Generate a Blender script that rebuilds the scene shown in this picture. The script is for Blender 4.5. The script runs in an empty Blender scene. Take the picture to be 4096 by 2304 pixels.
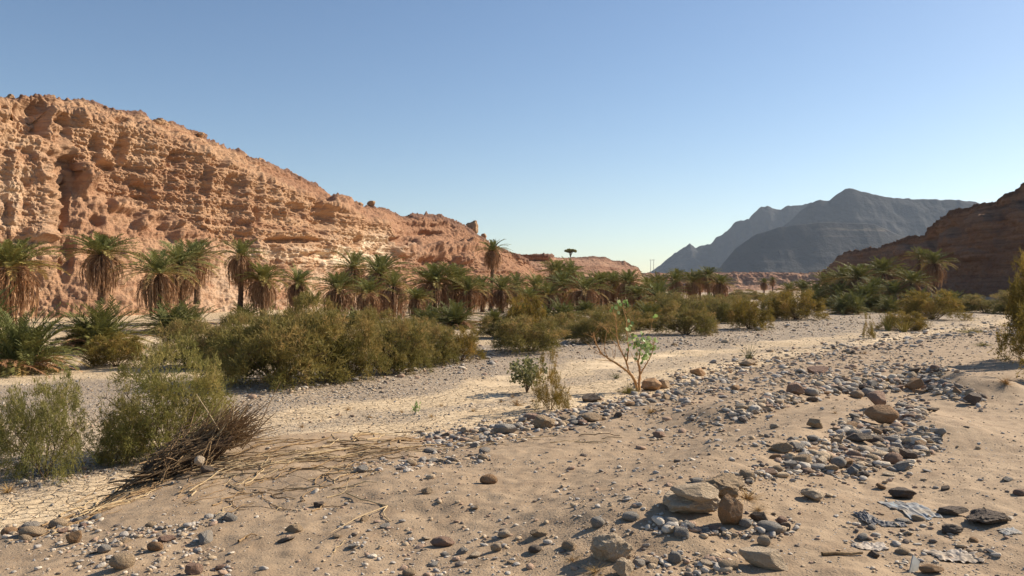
import bpy, math, random
import numpy as np
from math import radians as R, sin, cos, pi
from mathutils import Vector, Matrix

random.seed(7); RNG = np.random.default_rng(7)
SC = bpy.context.scene
COL = SC.collection

# ------------------------------------------------------------------ camera
F = 796.0; HY = 288.0                      # focal length and horizon in 1024x576 pixels
cam_d = bpy.data.cameras.new('camera'); cam = bpy.data.objects.new('camera', cam_d); COL.objects.link(cam)
cam_d.sensor_width = 36; cam_d.lens = 36*F/1024
cam.location = (0, 0, 0); cam.rotation_euler = (R(90), 0, 0)
cam_d.clip_start = 0.1; cam_d.clip_end = 30000
SC.camera = cam

# ------------------------------------------------------------------ light
SUN_AZ, SUN_EL = 62.0, 33.0               # degrees right of the viewing direction, above the horizon
w = bpy.data.worlds.new('World'); SC.world = w; w.use_nodes = True
nt = w.node_tree
for n in list(nt.nodes): nt.nodes.remove(n)
sky = nt.nodes.new('ShaderNodeTexSky'); sky.sky_type = 'NISHITA'; sky.sun_disc = False
sky.sun_elevation = R(SUN_EL); sky.sun_rotation = R(SUN_AZ)
sky.altitude = 700; sky.air_density = 1.0; sky.dust_density = 0.6; sky.ozone_density = 0.7
bg = nt.nodes.new('ShaderNodeBackground'); bg.inputs[1].default_value = 0.070
wo = nt.nodes.new('ShaderNodeOutputWorld')
hs = nt.nodes.new('ShaderNodeHueSaturation'); hs.inputs['Saturation'].default_value = 1.12; hs.inputs['Hue'].default_value = 0.502
nt.links.new(sky.outputs[0], hs.inputs['Color']); nt.links.new(hs.outputs[0], bg.inputs[0]); nt.links.new(bg.outputs[0], wo.inputs[0])
sd = bpy.data.lights.new('sun', 'SUN'); sd.energy = 4.6; sd.angle = R(0.5); sd.color = (1.0, 0.885, 0.72)
so = bpy.data.objects.new('sun', sd); COL.objects.link(so)
so.rotation_euler = (R(90-SUN_EL), 0, R(-SUN_AZ))
v = Vector((sin(R(SUN_AZ))*cos(R(SUN_EL)), cos(R(SUN_AZ))*cos(R(SUN_EL)), sin(R(SUN_EL))))
so.rotation_euler = v.to_track_quat('Z', 'Y').to_euler()
SC.view_settings.view_transform = 'Standard'; SC.view_settings.look = 'None'
SC.view_settings.exposure = 0.85; SC.view_settings.gamma = 1.0
SC.cycles.max_bounces = 5; SC.cycles.diffuse_bounces = 3; SC.cycles.glossy_bounces = 1
SC.cycles.transmission_bounces = 3; SC.cycles.transparent_max_bounces = 4; SC.cycles.volume_bounces = 0
SC.cycles.use_denoising = True
SC.cycles.sample_clamp_indirect = 4

# ------------------------------------------------------------------ numpy noise
def _tab(seed):
    r = np.random.default_rng(seed)
    g = r.normal(size=(256, 3)); g /= np.linalg.norm(g, axis=1)[:, None]
    p = r.permutation(256); return g, np.concatenate([p, p, p])
_T = {}
def gnoise(x, y, z, seed=0):
    if seed not in _T: _T[seed] = _tab(seed)
    g, p = _T[seed]
    x, y, z = np.broadcast_arrays(np.asarray(x, float), y, z)
    xi = np.floor(x); yi = np.floor(y); zi = np.floor(z)
    fx, fy, fz = x-xi, y-yi, z-zi
    X = xi.astype(int) & 255; Y = yi.astype(int) & 255; Z = zi.astype(int) & 255
    u = fx*fx*fx*(fx*(fx*6-15)+10); v_ = fy*fy*fy*(fy*(fy*6-15)+10); w_ = fz*fz*fz*(fz*(fz*6-15)+10)
    out = 0
    for i in (0, 1):
        a = p[X+i]
        wx = u if i else 1-u
        for j in (0, 1):
            b = p[a+Y+j & 511] if False else p[(a+((Y+j) & 255))]
            wy = v_ if j else 1-v_
            for k in (0, 1):
                h = p[(b+((Z+k) & 255))]
                G = g[h]
                out = out + wx*wy*(w_ if k else 1-w_)*(G[..., 0]*(fx-i)+G[..., 1]*(fy-j)+G[..., 2]*(fz-k))
    return out*1.6
def fbm(x, y, z, o=4, seed=0, lac=2.03, g=0.5):
    s = 0; a = 1.0
    for i in range(o):
        s = s+a*gnoise(x, y, z, seed+i); a *= g; x = x*lac+7.1; y = y*lac+3.7; z = z*lac+1.3
    return s
def worley(x, y, z, seed=0):
    r = np.random.default_rng(1000+seed); P = r.random((4096, 3)); perm = r.permutation(4096)
    xi = np.floor(x).astype(int); yi = np.floor(y).astype(int); zi = np.floor(z).astype(int)
    f1 = np.full(np.shape(x), 9.0); f2 = f1.copy()
    for i in (-1, 0, 1):
        for j in (-1, 0, 1):
            for k in (-1, 0, 1):
                a = xi+i; b = yi+j; c = zi+k
                h = perm[(perm[(perm[a & 4095]+b) & 4095]+c) & 4095]
                q = P[h]
                d = (a+q[..., 0]-x)**2+(b+q[..., 1]-y)**2+(c+q[..., 2]-z)**2
                f2 = np.minimum(f2, np.maximum(d, f1)); f1 = np.minimum(f1, d)
    return np.sqrt(f1), np.sqrt(f2)
def sst(a, b, x):
    t = np.clip((x-a)/(b-a), 0, 1); return t*t*(3-2*t)

# ------------------------------------------------------------------ mesh helpers
def mesh_np(name, verts, faces, mat=None, smooth=True, attrs=None):
    """faces: (n,3) or (n,4) array, or list of such arrays"""
    me = bpy.data.meshes.new(name)
    verts = np.asarray(verts, np.float32)
    fl = faces if isinstance(faces, list) else [faces]
    fl = [np.asarray(f, np.int32) for f in fl if len(f)]
    idx = np.concatenate([f.ravel() for f in fl])
    sizes = np.concatenate([np.full(len(f), f.shape[1], np.int32) for f in fl])
    starts = np.concatenate([[0], np.cumsum(sizes)[:-1]]).astype(np.int32)
    me.vertices.add(len(verts)); me.vertices.foreach_set('co', verts.ravel())
    me.loops.add(len(idx)); me.loops.foreach_set('vertex_index', idx)
    me.polygons.add(len(sizes)); me.polygons.foreach_set('loop_start', starts)
    try: me.polygons.foreach_set('loop_total', sizes)
    except Exception: pass
    me.polygons.foreach_set('use_smooth', np.full(len(sizes), smooth, bool))
    for k, a in (attrs or {}).items():
        at = me.attributes.new(k, 'FLOAT', 'POINT'); at.data.foreach_set('value', np.asarray(a, np.float32).ravel())
    me.update(calc_edges=True)
    if mat: me.materials.append(mat)
    return me
def link(name, me, parent=None, loc=(0, 0, 0), rot=(0, 0, 0), scale=(1, 1, 1)):
    o = bpy.data.objects.new(name, me); COL.objects.link(o)
    o.parent = parent; o.location = loc; o.rotation_euler = rot; o.scale = scale
    return o
def tag(o, label=None, cat=None, group=None, kind=None):
    if label: o['label'] = label
    if cat: o['category'] = cat
    if group: o['group'] = group
    if kind: o['kind'] = kind
    return o
def empty(name, loc, rz=0, s=1.0):
    o = bpy.data.objects.new(name, None); COL.objects.link(o); o.location = loc
    o.rotation_euler = (0, 0, rz); o.scale = (s, s, s); o.empty_display_size = .2
    return o
def grid_faces(nr, nc):
    a = np.arange((nr-1)*nc).reshape(nr-1, nc)[:, :-1].ravel()
    return np.stack([a, a+1, a+nc+1, a+nc], 1)
def tube(pts, rad, n=6, jit=0.0):
    """tapered tube through pts; returns verts, quads"""
    P = np.asarray(pts, float); m = len(P)
    rad = np.broadcast_to(np.asarray(rad, float), (m,)) if np.ndim(rad) else np.full(m, rad)
    T = np.gradient(P, axis=0); T /= np.linalg.norm(T, axis=1)[:, None]+1e-9
    ref = np.array([0.31, 0.17, 0.93]) if abs(T[0][2]) < .8 else np.array([0.9, .3, .1])
    A = np.cross(T, ref); A /= np.linalg.norm(A, axis=1)[:, None]+1e-9; B = np.cross(T, A)
    th = np.arange(n)*2*pi/n
    V = P[:, None]+rad[:, None, None]*(np.cos(th)[None, :, None]*A[:, None]+np.sin(th)[None, :, None]*B[:, None])
    if jit: V = V+RNG.normal(size=V.shape)*jit*rad[:, None, None]
    V = V.reshape(-1, 3)
    i = np.arange(m-1)[:, None]*n; j = np.arange(n)[None]; j2 = (j+1) % n
    Q = np.stack([i+j, i+j2, i+n+j2, i+n+j], -1).reshape(-1, 4)
    return V, Q
class MB:
    def __init__(s): s.v = []; s.q = []; s.t = []; s.n = 0; s.a = []
    def add(s, V, f, a=0.0):
        f = np.asarray(f); V = np.asarray(V, float)
        (s.q if f.shape[1] == 4 else s.t).append(f+s.n); s.v.append(V); s.n += len(V)
        s.a.append(np.broadcast_to(np.asarray(a, float), (len(V),)))
    def tube(s, pts, rad, n=6, jit=0.0, a=0.0): s.add(*tube(pts, rad, n, jit), a)
    def mesh(s, name, mat, smooth=True):
        fl = []
        if s.q: fl.append(np.concatenate(s.q))
        if s.t: fl.append(np.concatenate(s.t))
        return mesh_np(name, np.concatenate(s.v), fl, mat, smooth, {'age': np.concatenate(s.a)})

# ------------------------------------------------------------------ material helpers
class NT:
    def __init__(s, name):
        s.m = bpy.data.materials.new(name); s.m.use_nodes = True; s.t = s.m.node_tree
        s.b = s.t.nodes['Principled BSDF']; s.out = s.t.nodes['Material Output']
        s.b.inputs['Roughness'].default_value = 0.9
        s.b.inputs['Specular IOR Level'].default_value = 0.2
    def n(s, t, **k):
        o = s.t.nodes.new(t)
        for a, b in k.items(): setattr(o, a, b)
        return o
    def l(s, a, b): s.t.links.new(a, b)
    def pos(s, obj=False):
        if obj: return s.n('ShaderNodeTexCoord').outputs['Object']
        return s.n('ShaderNodeNewGeometry').outputs['Position']
    def mapping(s, vec, sc):
        m = s.n('ShaderNodeMapping'); s.l(vec, m.inputs[0]); m.inputs['Scale'].default_value = sc; return m.outputs[0]
    def noise(s, vec, scale, detail=4, rough=.55, dist=0):
        n = s.n('ShaderNodeTexNoise'); s.l(vec, n.inputs['Vector']); n.inputs['Scale'].default_value = scale
        n.inputs['Detail'].default_value = detail; n.inputs['Roughness'].default_value = rough
        n.inputs['Distortion'].default_value = dist; return n.outputs['Fac']
    def vor(s, vec, scale, feature='F1', out='Distance', rnd=1):
        n = s.n('ShaderNodeTexVoronoi', feature=feature); s.l(vec, n.inputs['Vector']); n.inputs['Scale'].default_value = scale
        n.inputs['Randomness'].default_value = rnd
        return n.outputs[out]
    def ramp(s, fac, stops, interp='LINEAR'):
        r = s.n('ShaderNodeValToRGB'); r.color_ramp.interpolation = interp
        e = r.color_ramp.elements
        while len(e) < len(stops): e.new(1)
        for i, (p, c) in enumerate(stops):
            e[i].position = p; e[i].color = (*c, 1) if len(c) == 3 else c
        s.l(fac, r.inputs[0]); return r.outputs[0]
    def fr(s, fac, a, b, lo=0, hi=1):
        m = s.n('ShaderNodeMapRange', clamp=True); s.l(fac, m.inputs[0])
        for i, x in enumerate((a, b, lo, hi)): m.inputs[i+1].default_value = x
        return m.outputs[0]
    def mix(s, f, a, b, mode='MIX'):
        m = s.n('ShaderNodeMix', data_type='RGBA', blend_type=mode)
        for x, i in ((f, 0), (a, 6), (b, 7)):
            if isinstance(x, (int, float)): m.inputs[i].default_value = x
            elif isinstance(x, tuple): m.inputs[i].default_value = (*x, 1)
            else: s.l(x, m.inputs[i])
        return m.outputs[2]
    def math(s, op, a, b=None):
        m = s.n('ShaderNodeMath', operation=op)
        for x, i in ((a, 0), (b, 1)):
            if x is None: continue
            if isinstance(x, (int, float)): m.inputs[i].default_value = x
            else: s.l(x, m.inputs[i])
        return m.outputs[0]
    def attr(s, name): return s.n('ShaderNodeAttribute', attribute_name=name).outputs['Fac']
    def color(s, c):
        if isinstance(c, tuple): s.b.inputs['Base Color'].default_value = (*c, 1)
        else: s.l(c, s.b.inputs['Base Color'])
    def bump(s, h, dist, strength=1.0, prev=None):
        b = s.n('ShaderNodeBump'); b.inputs['Distance'].default_value = dist; b.inputs['Strength'].default_value = strength
        s.l(h, b.inputs['Height'])
        if prev is not None: s.l(prev, b.inputs['Normal'])
        s.l(b.outputs[0], s.b.inputs['Normal']); return b.outputs[0]

# ------------------------------------------------------------------ terrain
EDGE = np.array([(-30, -60), (-14, -22), (-9, -5), (-7.2, 3), (-6.1, 7.9), (-5.4, 10.5), (-4.6, 12.4), (-1.6, 14.3), (0.0, 16.1),
                 (3.0, 19.0), (8.7, 28.4), (16.8, 36.9), (40, 62), (62, 90), (78, 130), (95, 200), (120, 300), (200, 900)], float)
def edge_dist(x, y):
    """signed distance to the bank's edge, positive on the camera's side"""
    best = np.full(np.shape(x), 1e9); sg = np.ones(np.shape(x))
    for a, b in zip(EDGE[:-1], EDGE[1:]):
        d = b-a; t = np.clip(((x-a[0])*d[0]+(y-a[1])*d[1])/(d@d), 0, 1)
        px = x-a[0]-t*d[0]; py = y-a[1]-t*d[1]; q = px*px+py*py
        c = d[0]*py-d[1]*px
        m = q < best; best = np.where(m, q, best); sg = np.where(m, np.where(c < 0, 1.0, -1.0), sg)
    return np.sqrt(best)*sg
def line_bump(x, y, pts, width, h):
    P = np.array(pts, float); best = np.full(np.shape(x), 1e9); hh = np.zeros(np.shape(x))
    for a, b in zip(P[:-1], P[1:]):
        d = b[:2]-a[:2]; t = np.clip(((x-a[0])*d[0]+(y-a[1])*d[1])/(d@d), 0, 1)
        q = (x-a[0]-t*d[0])**2+(y-a[1]-t*d[1])**2
        best = np.minimum(best, q)
    return h*np.exp(-best/(2*width*width))
RIDGE1 = [(3.2, 12.0), (6.1, 15.1), (8.4, 16.1), (8.3, 13.8)]
RIDGE2 = [(1.0, 6.2), (2.0, 7.8), (3.8, 9.9), (5.5, 11.9), (5.1, 9.6)]
def gz(x, y):
    x = np.asarray(x, float); y = np.asarray(y, float)
    s = edge_dist(x, y)+0.35*gnoise(x/1.7, y/1.7, 0.3, 11)+.12*gnoise(x/.5, y/.5, 0.3, 12)
    r = np.hypot(x, y)
    near = 1/(1+(r/120)**2)
    z = -3.1+0.10*gnoise(x/7, y/7, 1.1, 13)+0.05*gnoise(x/2.3, y/2.3, 2.2, 14)*near
    bar = sst(-6.5, -10, s)*sst(-20, -13, s)
    z = z+0.10*bar
    z = z+sst(-22, -40, s)*0.5
    z = z+0.55*sst(-0.6, 1.2, s)+0.95*(1-np.exp(-np.maximum(s, 0)/6.0))
    z = z+line_bump(x, y, RIDGE1, .5, .30)+line_bump(x, y, RIDGE2, .6, .25)
    z = z+line_bump(x, y, [(-4.0, 11.2), (-3.1, 12.1)], .9, .22)
    up = sst(0, 1.5, s)
    z = z+up*(0.032*gnoise(x/1.3, y/1.3, 5, 15)+0.022*gnoise(x/.38, y/.38, 6, 16)*(1+.8*gnoise(x/2.5, y/2.5, 3, 18)))+.013*gnoise(x/.14, y/.14, 6, 17)*near
    return z

# polar grid: fine inside the view, coarse round the rest
th_f = np.linspace(R(-37), R(37), 1250)
th = np.concatenate([np.linspace(R(-180), R(-38), 60), th_f, np.linspace(R(38), R(180), 60)])
rr = np.concatenate([np.geomspace(0.6, 2.4, 12, endpoint=False), np.geomspace(2.4, 260, 830, endpoint=False), np.geomspace(260, 14000, 70)])
TH, RR = np.meshgrid(th, rr)
GX = RR*np.sin(TH); GY = RR*np.cos(TH); GZ = gz(GX, GY)
GS = edge_dist(GX, GY)
def gravel_mask(x, y, s):
    n = gnoise(x/5, y/5, 0, 21)+.5*gnoise(x/1.6, y/1.6, 0, 22)
    s2 = s+1.6*n
    g = sst(-3.6, -4.1, s2)*sst(-5.6, -5.0, s2)*.55
    g = np.maximum(g, sst(-7.0, -8.0, s2)*sst(-18, -15, s2))
    far = sst(45, 70, y)
    g = np.maximum(g, far*sst(-5, -7, s2)*.9*sst(-60, -30, s2))
    left = sst(-3, -6, x)*sst(22, 12, y)
    g = np.maximum(g, left*sst(-2.2, -3.4, s2)*.9)
    return g
GG = gravel_mask(GX, GY, GS)
n1, n2 = len(rr), len(th)
vz = np.stack([GX, GY, GZ], -1).reshape(-1, 3)
c0 = len(vz)
vz = np.concatenate([vz, [[0, 0, float(gz(np.array([0.]), np.array([0.]))[0])]]])
fan = np.stack([np.full(n2-1, c0), np.arange(1, n2), np.arange(n2-1)], 1)
gf = grid_faces(n1, n2)[:, ::-1]

m = NT('wadi ground'); P = m.pos()
bedm = m.attr('bed'); grm = m.attr('gravel')
n_big = m.noise(P, .35, 4); n_mid = m.noise(P, 3.0, 5, .6); n_fine = m.noise(P, 45, 3, .7)
sand = m.mix(m.fr(n_big, .3, .7), (.34, .244, .155), (.39, .284, .183))
sand = m.mix(m.fr(n_mid, .42, .7), sand, (.28, .195, .122))
# small grit: pebbles too small to model
gv = m.vor(P, 34, out='Distance'); gcol = m.vor(P, 34, out='Color')
gsep = m.n('ShaderNodeSeparateColor'); m.l(gcol, gsep.inputs[0])
pcol = m.ramp(gsep.outputs[0], [(0, (.13, .12, .12)), (.3, (.30, .26, .22)), (.55, (.42, .33, .25)), (.8, (.34, .34, .34)), (1, (.55, .49, .41))])
grit = m.math('MULTIPLY', m.fr(gv, .30, .22), m.fr(gsep.outputs[1], .70, .74))
patch = m.fr(m.noise(P, .9, 3), .42, .58)
grit1 = m.math('MULTIPLY', grit, m.math('ADD', m.math('MULTIPLY', patch, .75), .25))
sand = m.mix(grit1, sand, pcol)
silt = m.mix(m.fr(m.noise(P, .8, 5, .6), .3, .7), (.60, .45, .28), (.68, .53, .35))
wv_ = m.n('ShaderNodeTexNoise'); m.l(P, wv_.inputs['Vector']); wv_.inputs['Scale'].default_value = 2.2
wa_ = m.n('ShaderNodeVectorMath', operation='MULTIPLY_ADD'); m.l(wv_.outputs['Color'], wa_.inputs[0]); wa_.inputs[1].default_value = (.45, .45, 0); m.l(P, wa_.inputs[2]); warp = wa_.outputs[0]
crack = m.vor(warp, 3.6, 'DISTANCE_TO_EDGE'); crack2 = m.vor(warp, 8.5, 'DISTANCE_TO_EDGE')
ck = m.math('MAXIMUM', m.fr(crack, .06, .015), m.math('MULTIPLY', m.fr(crack2, .05, .02), .5))
ckm = m.math('MULTIPLY', ck, m.fr(m.noise(P, .45, 3), .34, .46))
silt = m.mix(m.math('MULTIPLY', ckm, .6), silt, (.22, .14, .08))
bigp = m.vor(P, 13, out='Distance'); bigc = m.vor(P, 13, out='Color')
bs = m.n('ShaderNodeSeparateColor'); m.l(bigc, bs.inputs[0])
bcol = m.ramp(bs.outputs[0], [(0, (.12, .11, .11)), (.3, (.26, .22, .19)), (.55, (.40, .32, .25)), (.8, (.31, .31, .31)), (1, (.56, .50, .43))])
gmask = m.math('MULTIPLY', m.fr(bigp, .42, .34), m.fr(bs.outputs[1], .40, .45))
gmask = m.math('MULTIPLY', gmask, grm)
gbase = m.mix(grm, silt, (.40, .31, .22))
gbase = m.mix(m.math('MULTIPLY', grit, grm), gbase, pcol)
bed = m.mix(gmask, gbase, bcol)
m.color(m.mix(bedm, sand, bed))
h = m.math('ADD', m.math('MULTIPLY', n_fine, .35), m.math('MULTIPLY', n_mid, .5))
h = m.math('ADD', h, m.math('MULTIPLY', grit1, .6))
h = m.math('SUBTRACT', h, m.math('MULTIPLY', m.math('MULTIPLY', ckm, bedm), 1.6))
h = m.math('ADD', h, m.math('MULTIPLY', m.math('MULTIPLY', gmask, bedm), 1.6))
m.bump(h, .03, 1.0)
M_GROUND = m.m
att_bed = np.append(sst(0.5, -0.25, GS+0.35*gnoise(GX/1.7, GY/1.7, 0.3, 11)+.12*gnoise(GX/.5, GY/.5, 0.3, 12)).ravel(), 0)
me = mesh_np('ground', vz, [gf, fan], M_GROUND, True, {'bed': att_bed, 'gravel': np.append(GG.ravel(), 0)})
tag(link('ground', me), 'dry wadi floor of cracked pale silt and gravel with a sandy stony bank', kind='structure')

# pixel -> ground lookup
YP = HY+F*(-GZ)/np.maximum(GY, 1e-3)
c_lo = 60; YPm = np.minimum.accumulate(YP[:, c_lo:c_lo+1250], axis=0)
def hit(px, py):
    """world point on the ground seen at a pixel of the 1024x576 frame"""
    t = math.atan((px-512)/F); c = int(round((t-R(-37))/(R(74))*1249)); c = min(max(c, 0), 1249)
    col = YPm[:, c]; k = int(np.searchsorted(-col, -py)); k = min(max(k, 1), n1-1)
    f = (col[k-1]-py)/max(col[k-1]-col[k], 1e-6); r = rr[k-1]+(rr[k]-rr[k-1])*min(max(f, 0), 1)
    x, y = r*sin(t), r*cos(t)
    return x, y, float(gz(np.array([x]), np.array([y]))[0])
def hitv(px, py):
    t = np.arctan((px-512)/F); c = np.clip(np.round((t-R(-37))/R(74)*1249).astype(int), 0, 1249); rad = np.zeros(len(px))
    for k in np.unique(c):
        i = np.where(c == k)[0]; col = YPm[:, k]; rad[i] = np.interp(-py[i], -col, rr)
    return rad*np.sin(t), rad*np.cos(t)
V = 1/2.5156                               # view coordinates (2576 wide) -> pixels
def at(vx, vy, d): return Vector(((vx*V-512)/F*d, d, (HY-vy*V)/F*d))

# ------------------------------------------------------------------ cliffs
def rock_mat(name, c1, c2, c3, cap, pale, bumpd=.12, sc=1.0):
    m = NT(name); P = m.pos()
    strat = m.noise(m.mapping(P, (.03*sc, .03*sc, 1.1*sc)), 1.0, 6, .65, .4)
    big = m.noise(P, .13*sc, 5, .6); mid = m.noise(P, 1.3*sc, 6, .65)
    c = m.mix(m.fr(big, .35, .65), c1, c2)
    c = m.mix(m.math('MULTIPLY', m.fr(strat, .5, .62), .75), c, c3)
    c = m.mix(m.math('MULTIPLY', m.fr(strat, .47, .36), .5), c, tuple(min(1, x*1.25) for x in c1))
    c = m.mix(m.math('MULTIPLY', m.fr(mid, .52, .75), .5), c, tuple(x*.55 for x in c3))
    c = m.mix(m.math('MULTIPLY', m.attr('pale'), m.fr(m.noise(m.mapping(P, (1, 1, 2.5)), .22, 5, .65), .43, .57)), c, pale)
    c = m.mix(m.math('MULTIPLY', m.attr('red'), m.fr(mid, .3, .6, .6, .95)), c, (.33, .18, .11))
    c = m.mix(m.math('MULTIPLY', m.attr('cap'), m.fr(mid, .3, .55, .55, 1)), c, cap)
    m.color(c)
    h = m.math('ADD', m.noise(P, 2.2*sc, 8, .7), m.math('MULTIPLY', m.noise(m.mapping(P, (.4, .4, 3)), 2.5*sc, 4, .6), .7))
    m.bump(h, bumpd, 1.0)
    m.b.inputs['Roughness'].default_value = 1; m.b.inputs['Specular IOR Level'].default_value = .05
    return m.m
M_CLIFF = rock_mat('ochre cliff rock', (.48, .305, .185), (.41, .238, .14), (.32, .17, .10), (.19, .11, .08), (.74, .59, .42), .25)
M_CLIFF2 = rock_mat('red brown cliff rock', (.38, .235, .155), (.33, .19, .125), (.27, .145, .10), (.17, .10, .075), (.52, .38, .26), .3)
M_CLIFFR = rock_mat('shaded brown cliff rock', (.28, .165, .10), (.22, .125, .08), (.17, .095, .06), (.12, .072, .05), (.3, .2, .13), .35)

def interp(px, tab, k): return np.interp(px, tab[:, 0], tab[:, k])
def blur(a, n=9):
    k = np.hanning(n+2)[1:-1]; k /= k.sum(); return np.convolve(np.pad(a, n//2, 'edge'), k, 'valid')
def build_cliff(name, pxs, levels, rows, mat, amp, back, label, seed=30, talus_boulders=1.0, paledef=None, kmul=1.0, feats=(), reddef=None):
    """levels: list of (table of (px, pixel y, depth)), from the foot up; rows: rows between levels;
    amp: displacement weight per level"""
    n = len(pxs)
    Ys, Ds, Ws, Lv = [], [], [], []
    L = [np.array(t, float) for t in levels]
    py = [blur(interp(pxs, t, 1), 7) for t in L]; dd = [blur(interp(pxs, t, 2), 41) for t in L]
    for i in range(len(L)-1):
        ts = np.linspace(0, 1, rows[i], endpoint=False)
        for t in ts:
            za = (HY-py[i])/F*dd[i]; zb = (HY-py[i+1])/F*dd[i+1]
            Ds.append(dd[i]*(1-t)+dd[i+1]*t); Ys.append(za*(1-t)+zb*t); Ws.append(np.full(n, amp[i]*(1-t)+amp[i+1]*t)); Lv.append(np.full(n, i+t))
    Ds.append(dd[-1]); Ys.append((HY-py[-1])/F*dd[-1]); Ws.append(np.full(n, amp[-1])); Lv.append(np.full(n, len(L)-1.0))
    D = np.array(Ds); Z = np.array(Ys); W = np.array(Ws); LV = np.array(Lv)
    # the top runs on behind the rim
    zb = Z[-1]; db = D[-1]
    for k, ex in enumerate(back):
        D = np.vstack([D, db+ex]); Z = np.vstack([Z, zb-ex*.045-.1]); W = np.vstack([W, np.full(n, amp[-1]*.3)]); LV = np.vstack([LV, np.full(n, len(L)-1.0)])
    X = (pxs[None]-512)/F*D; Yw = D
    Pn = np.stack([X, Yw, Z], -1)
    du = np.gradient(Pn, axis=1); dv = np.gradient(Pn, axis=0)
    N = np.cross(du, dv); N /= np.linalg.norm(N, axis=2)[..., None]+1e-9
    for _ in range(3):
        N[1:-1] = (N[:-2]+N[1:-1]*2+N[2:])/4
    N[..., 2] *= .6; N /= np.linalg.norm(N, axis=2)[..., None]+1e-9
    wx = X+1.3*gnoise(X/6, Yw/6, Z/6, seed+50); wy = Yw+1.3*gnoise(X/6, Yw/6, Z/6, seed+51)
    k = kmul
    b = 1-2*np.abs(gnoise(wx/(9*k), wy/(9*k), Z/(22*k), seed))                       # buttresses
    b2 = 1-2*np.abs(gnoise(wx/(3.6*k), wy/(3.6*k), Z/(11*k), seed+1))
    alc = sst(.12, .45, gnoise(wx/(4.5*k), wy/(4.5*k), Z/(4.5*k), seed+2))            # hollows
    st = gnoise(wx/30, wy/30, Z/(.75*k)+.25*gnoise(X/5, Yw/5, Z/5, seed+3), seed+4)
    st = np.tanh(st*3.5)
    st2 = gnoise(wx/9, wy/9, Z/(.28*k), seed+5)
    f1, f2 = worley(wx/(1.25*k), wy/(1.25*k), Z/(1.0*k), seed)
    g1, g2 = worley(wx/(.52*k), wy/(.52*k), Z/(.36*k), seed+1)
    f3, f4 = worley(wx/(2.6*k), wy/(2.6*k), Z/(4.2*k), seed+3)
    D1 = k*(1.0*b+.65*b2-.35*alc+.24*st+.11*st2+.12*(.6-f3)+.34*(.55-f1)+.26*(.55-g1)+.34*fbm(X/(1.0*k), Yw/(1.0*k), Z/(.8*k), 5, seed+6, 2.1, .6))
    # broken ground: boulders lying on slopes
    h1, h2 = worley(X/(1.9*k), Yw/(1.9*k), Z/(1.9*k), seed+2)
    D2 = k*talus_boulders*(.75*np.maximum(0, .50-h1)*2*sst(-.25, .3, gnoise(X/5, Yw/5, Z/5, seed+8))+0.62*np.maximum(0, .5-f1)+.30*(.5-g1)+.35*fbm(X/3, Yw/3, Z/3, 4, seed+9)+.7*gnoise(X/8, Yw/8, Z/8, seed+10))
    DD = W*D1+(1-np.minimum(W, 1))*D2
    pyg = HY-F*Z/D; pxg = np.broadcast_to(pxs[None], X.shape)
    wn = gnoise(X/2.2, Yw/2.2, Z/2.2, seed+30); wn2 = gnoise(X/.8, Yw/.8, Z/.8, seed+31)
    for (fx_, fy_, rx_, ry_, am_) in feats:
        q_ = np.sqrt(((pxg-fx_)/rx_)**2+((pyg-fy_)/ry_)**2)+.28*wn+.10*wn2
        DD = DD+.48*am_*sst(1.25, .55, q_)
    f5, f6 = worley(X/(.26*k), Yw/(.26*k), Z/(.20*k), seed+4); DD = DD+.13*k*(.55-f5)
    fade = sst(0, .02, LV/len(L)); DD = DD*np.clip(W*0+1, 0, 1)
    Pd = Pn+N*DD[..., None]
    nr = D.shape[0]
    cap = sst(len(L)-1.5, len(L)-1.0, LV+.25*gnoise(X/2, Yw/2, Z/2, seed+12))
    pale = paledef(np.broadcast_to(pxs[None], X.shape), HY-F*Z/D) if paledef else np.zeros_like(X)
    red = reddef(pxg, pyg, LV, X, Yw, Z) if reddef else np.zeros_like(X)
    red = np.clip(red, 0, 1)
    me = mesh_np(name, Pd.reshape(-1, 3), grid_faces(nr, n), mat, True, {'cap': cap, 'pale': pale, 'red': red})
    return tag(link(name, me), label, kind='structure'), Pd

# left cliff: foot, talus top, wall top, slope top, rim
px = np.concatenate([np.linspace(-420, -60, 160, endpoint=False), np.linspace(-60, 545, 1350)])
foot = [(-420, 395, 44), (-60, 355, 60), (0, 345, 66), (100, 335, 71), (200, 325, 83), (300, 318, 98), (400, 311, 126), (480, 306, 150), (545, 302, 180)]
tal = [(-420, 290, 46), (-60, 268, 64), (0, 258, 70), (48, 238, 73), (62, 170, 79), (97, 189, 81), (157, 210, 87), (217, 238, 93), (260, 262, 97), (300, 268, 106), (400, 270, 138), (440, 276, 150), (480, 283, 162), (545, 290, 190)]
wal = [(-420, 60, 50), (-60, 98, 68), (0, 106, 73.5), (60, 112, 79), (97, 120, 82), (157, 133, 88), (217, 160, 95), (260, 180, 101), (300, 194, 109), (340, 210, 119), (385, 226, 136), (400, 253, 140), (440, 257, 155), (480, 259, 168), (500, 268, 176), (545, 286, 195)]
slo = [(-420, 50, 51), (-60, 92, 69), (0, 102, 74.5), (60, 107, 80.5), (97, 114, 84.5), (157, 126, 91), (217, 150, 101), (260, 170, 112), (300, 187, 123), (340, 203, 136), (385, 216, 150), (400, 228, 158), (440, 236, 170), (480, 247, 180), (500, 256, 186), (545, 282, 205)]
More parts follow.
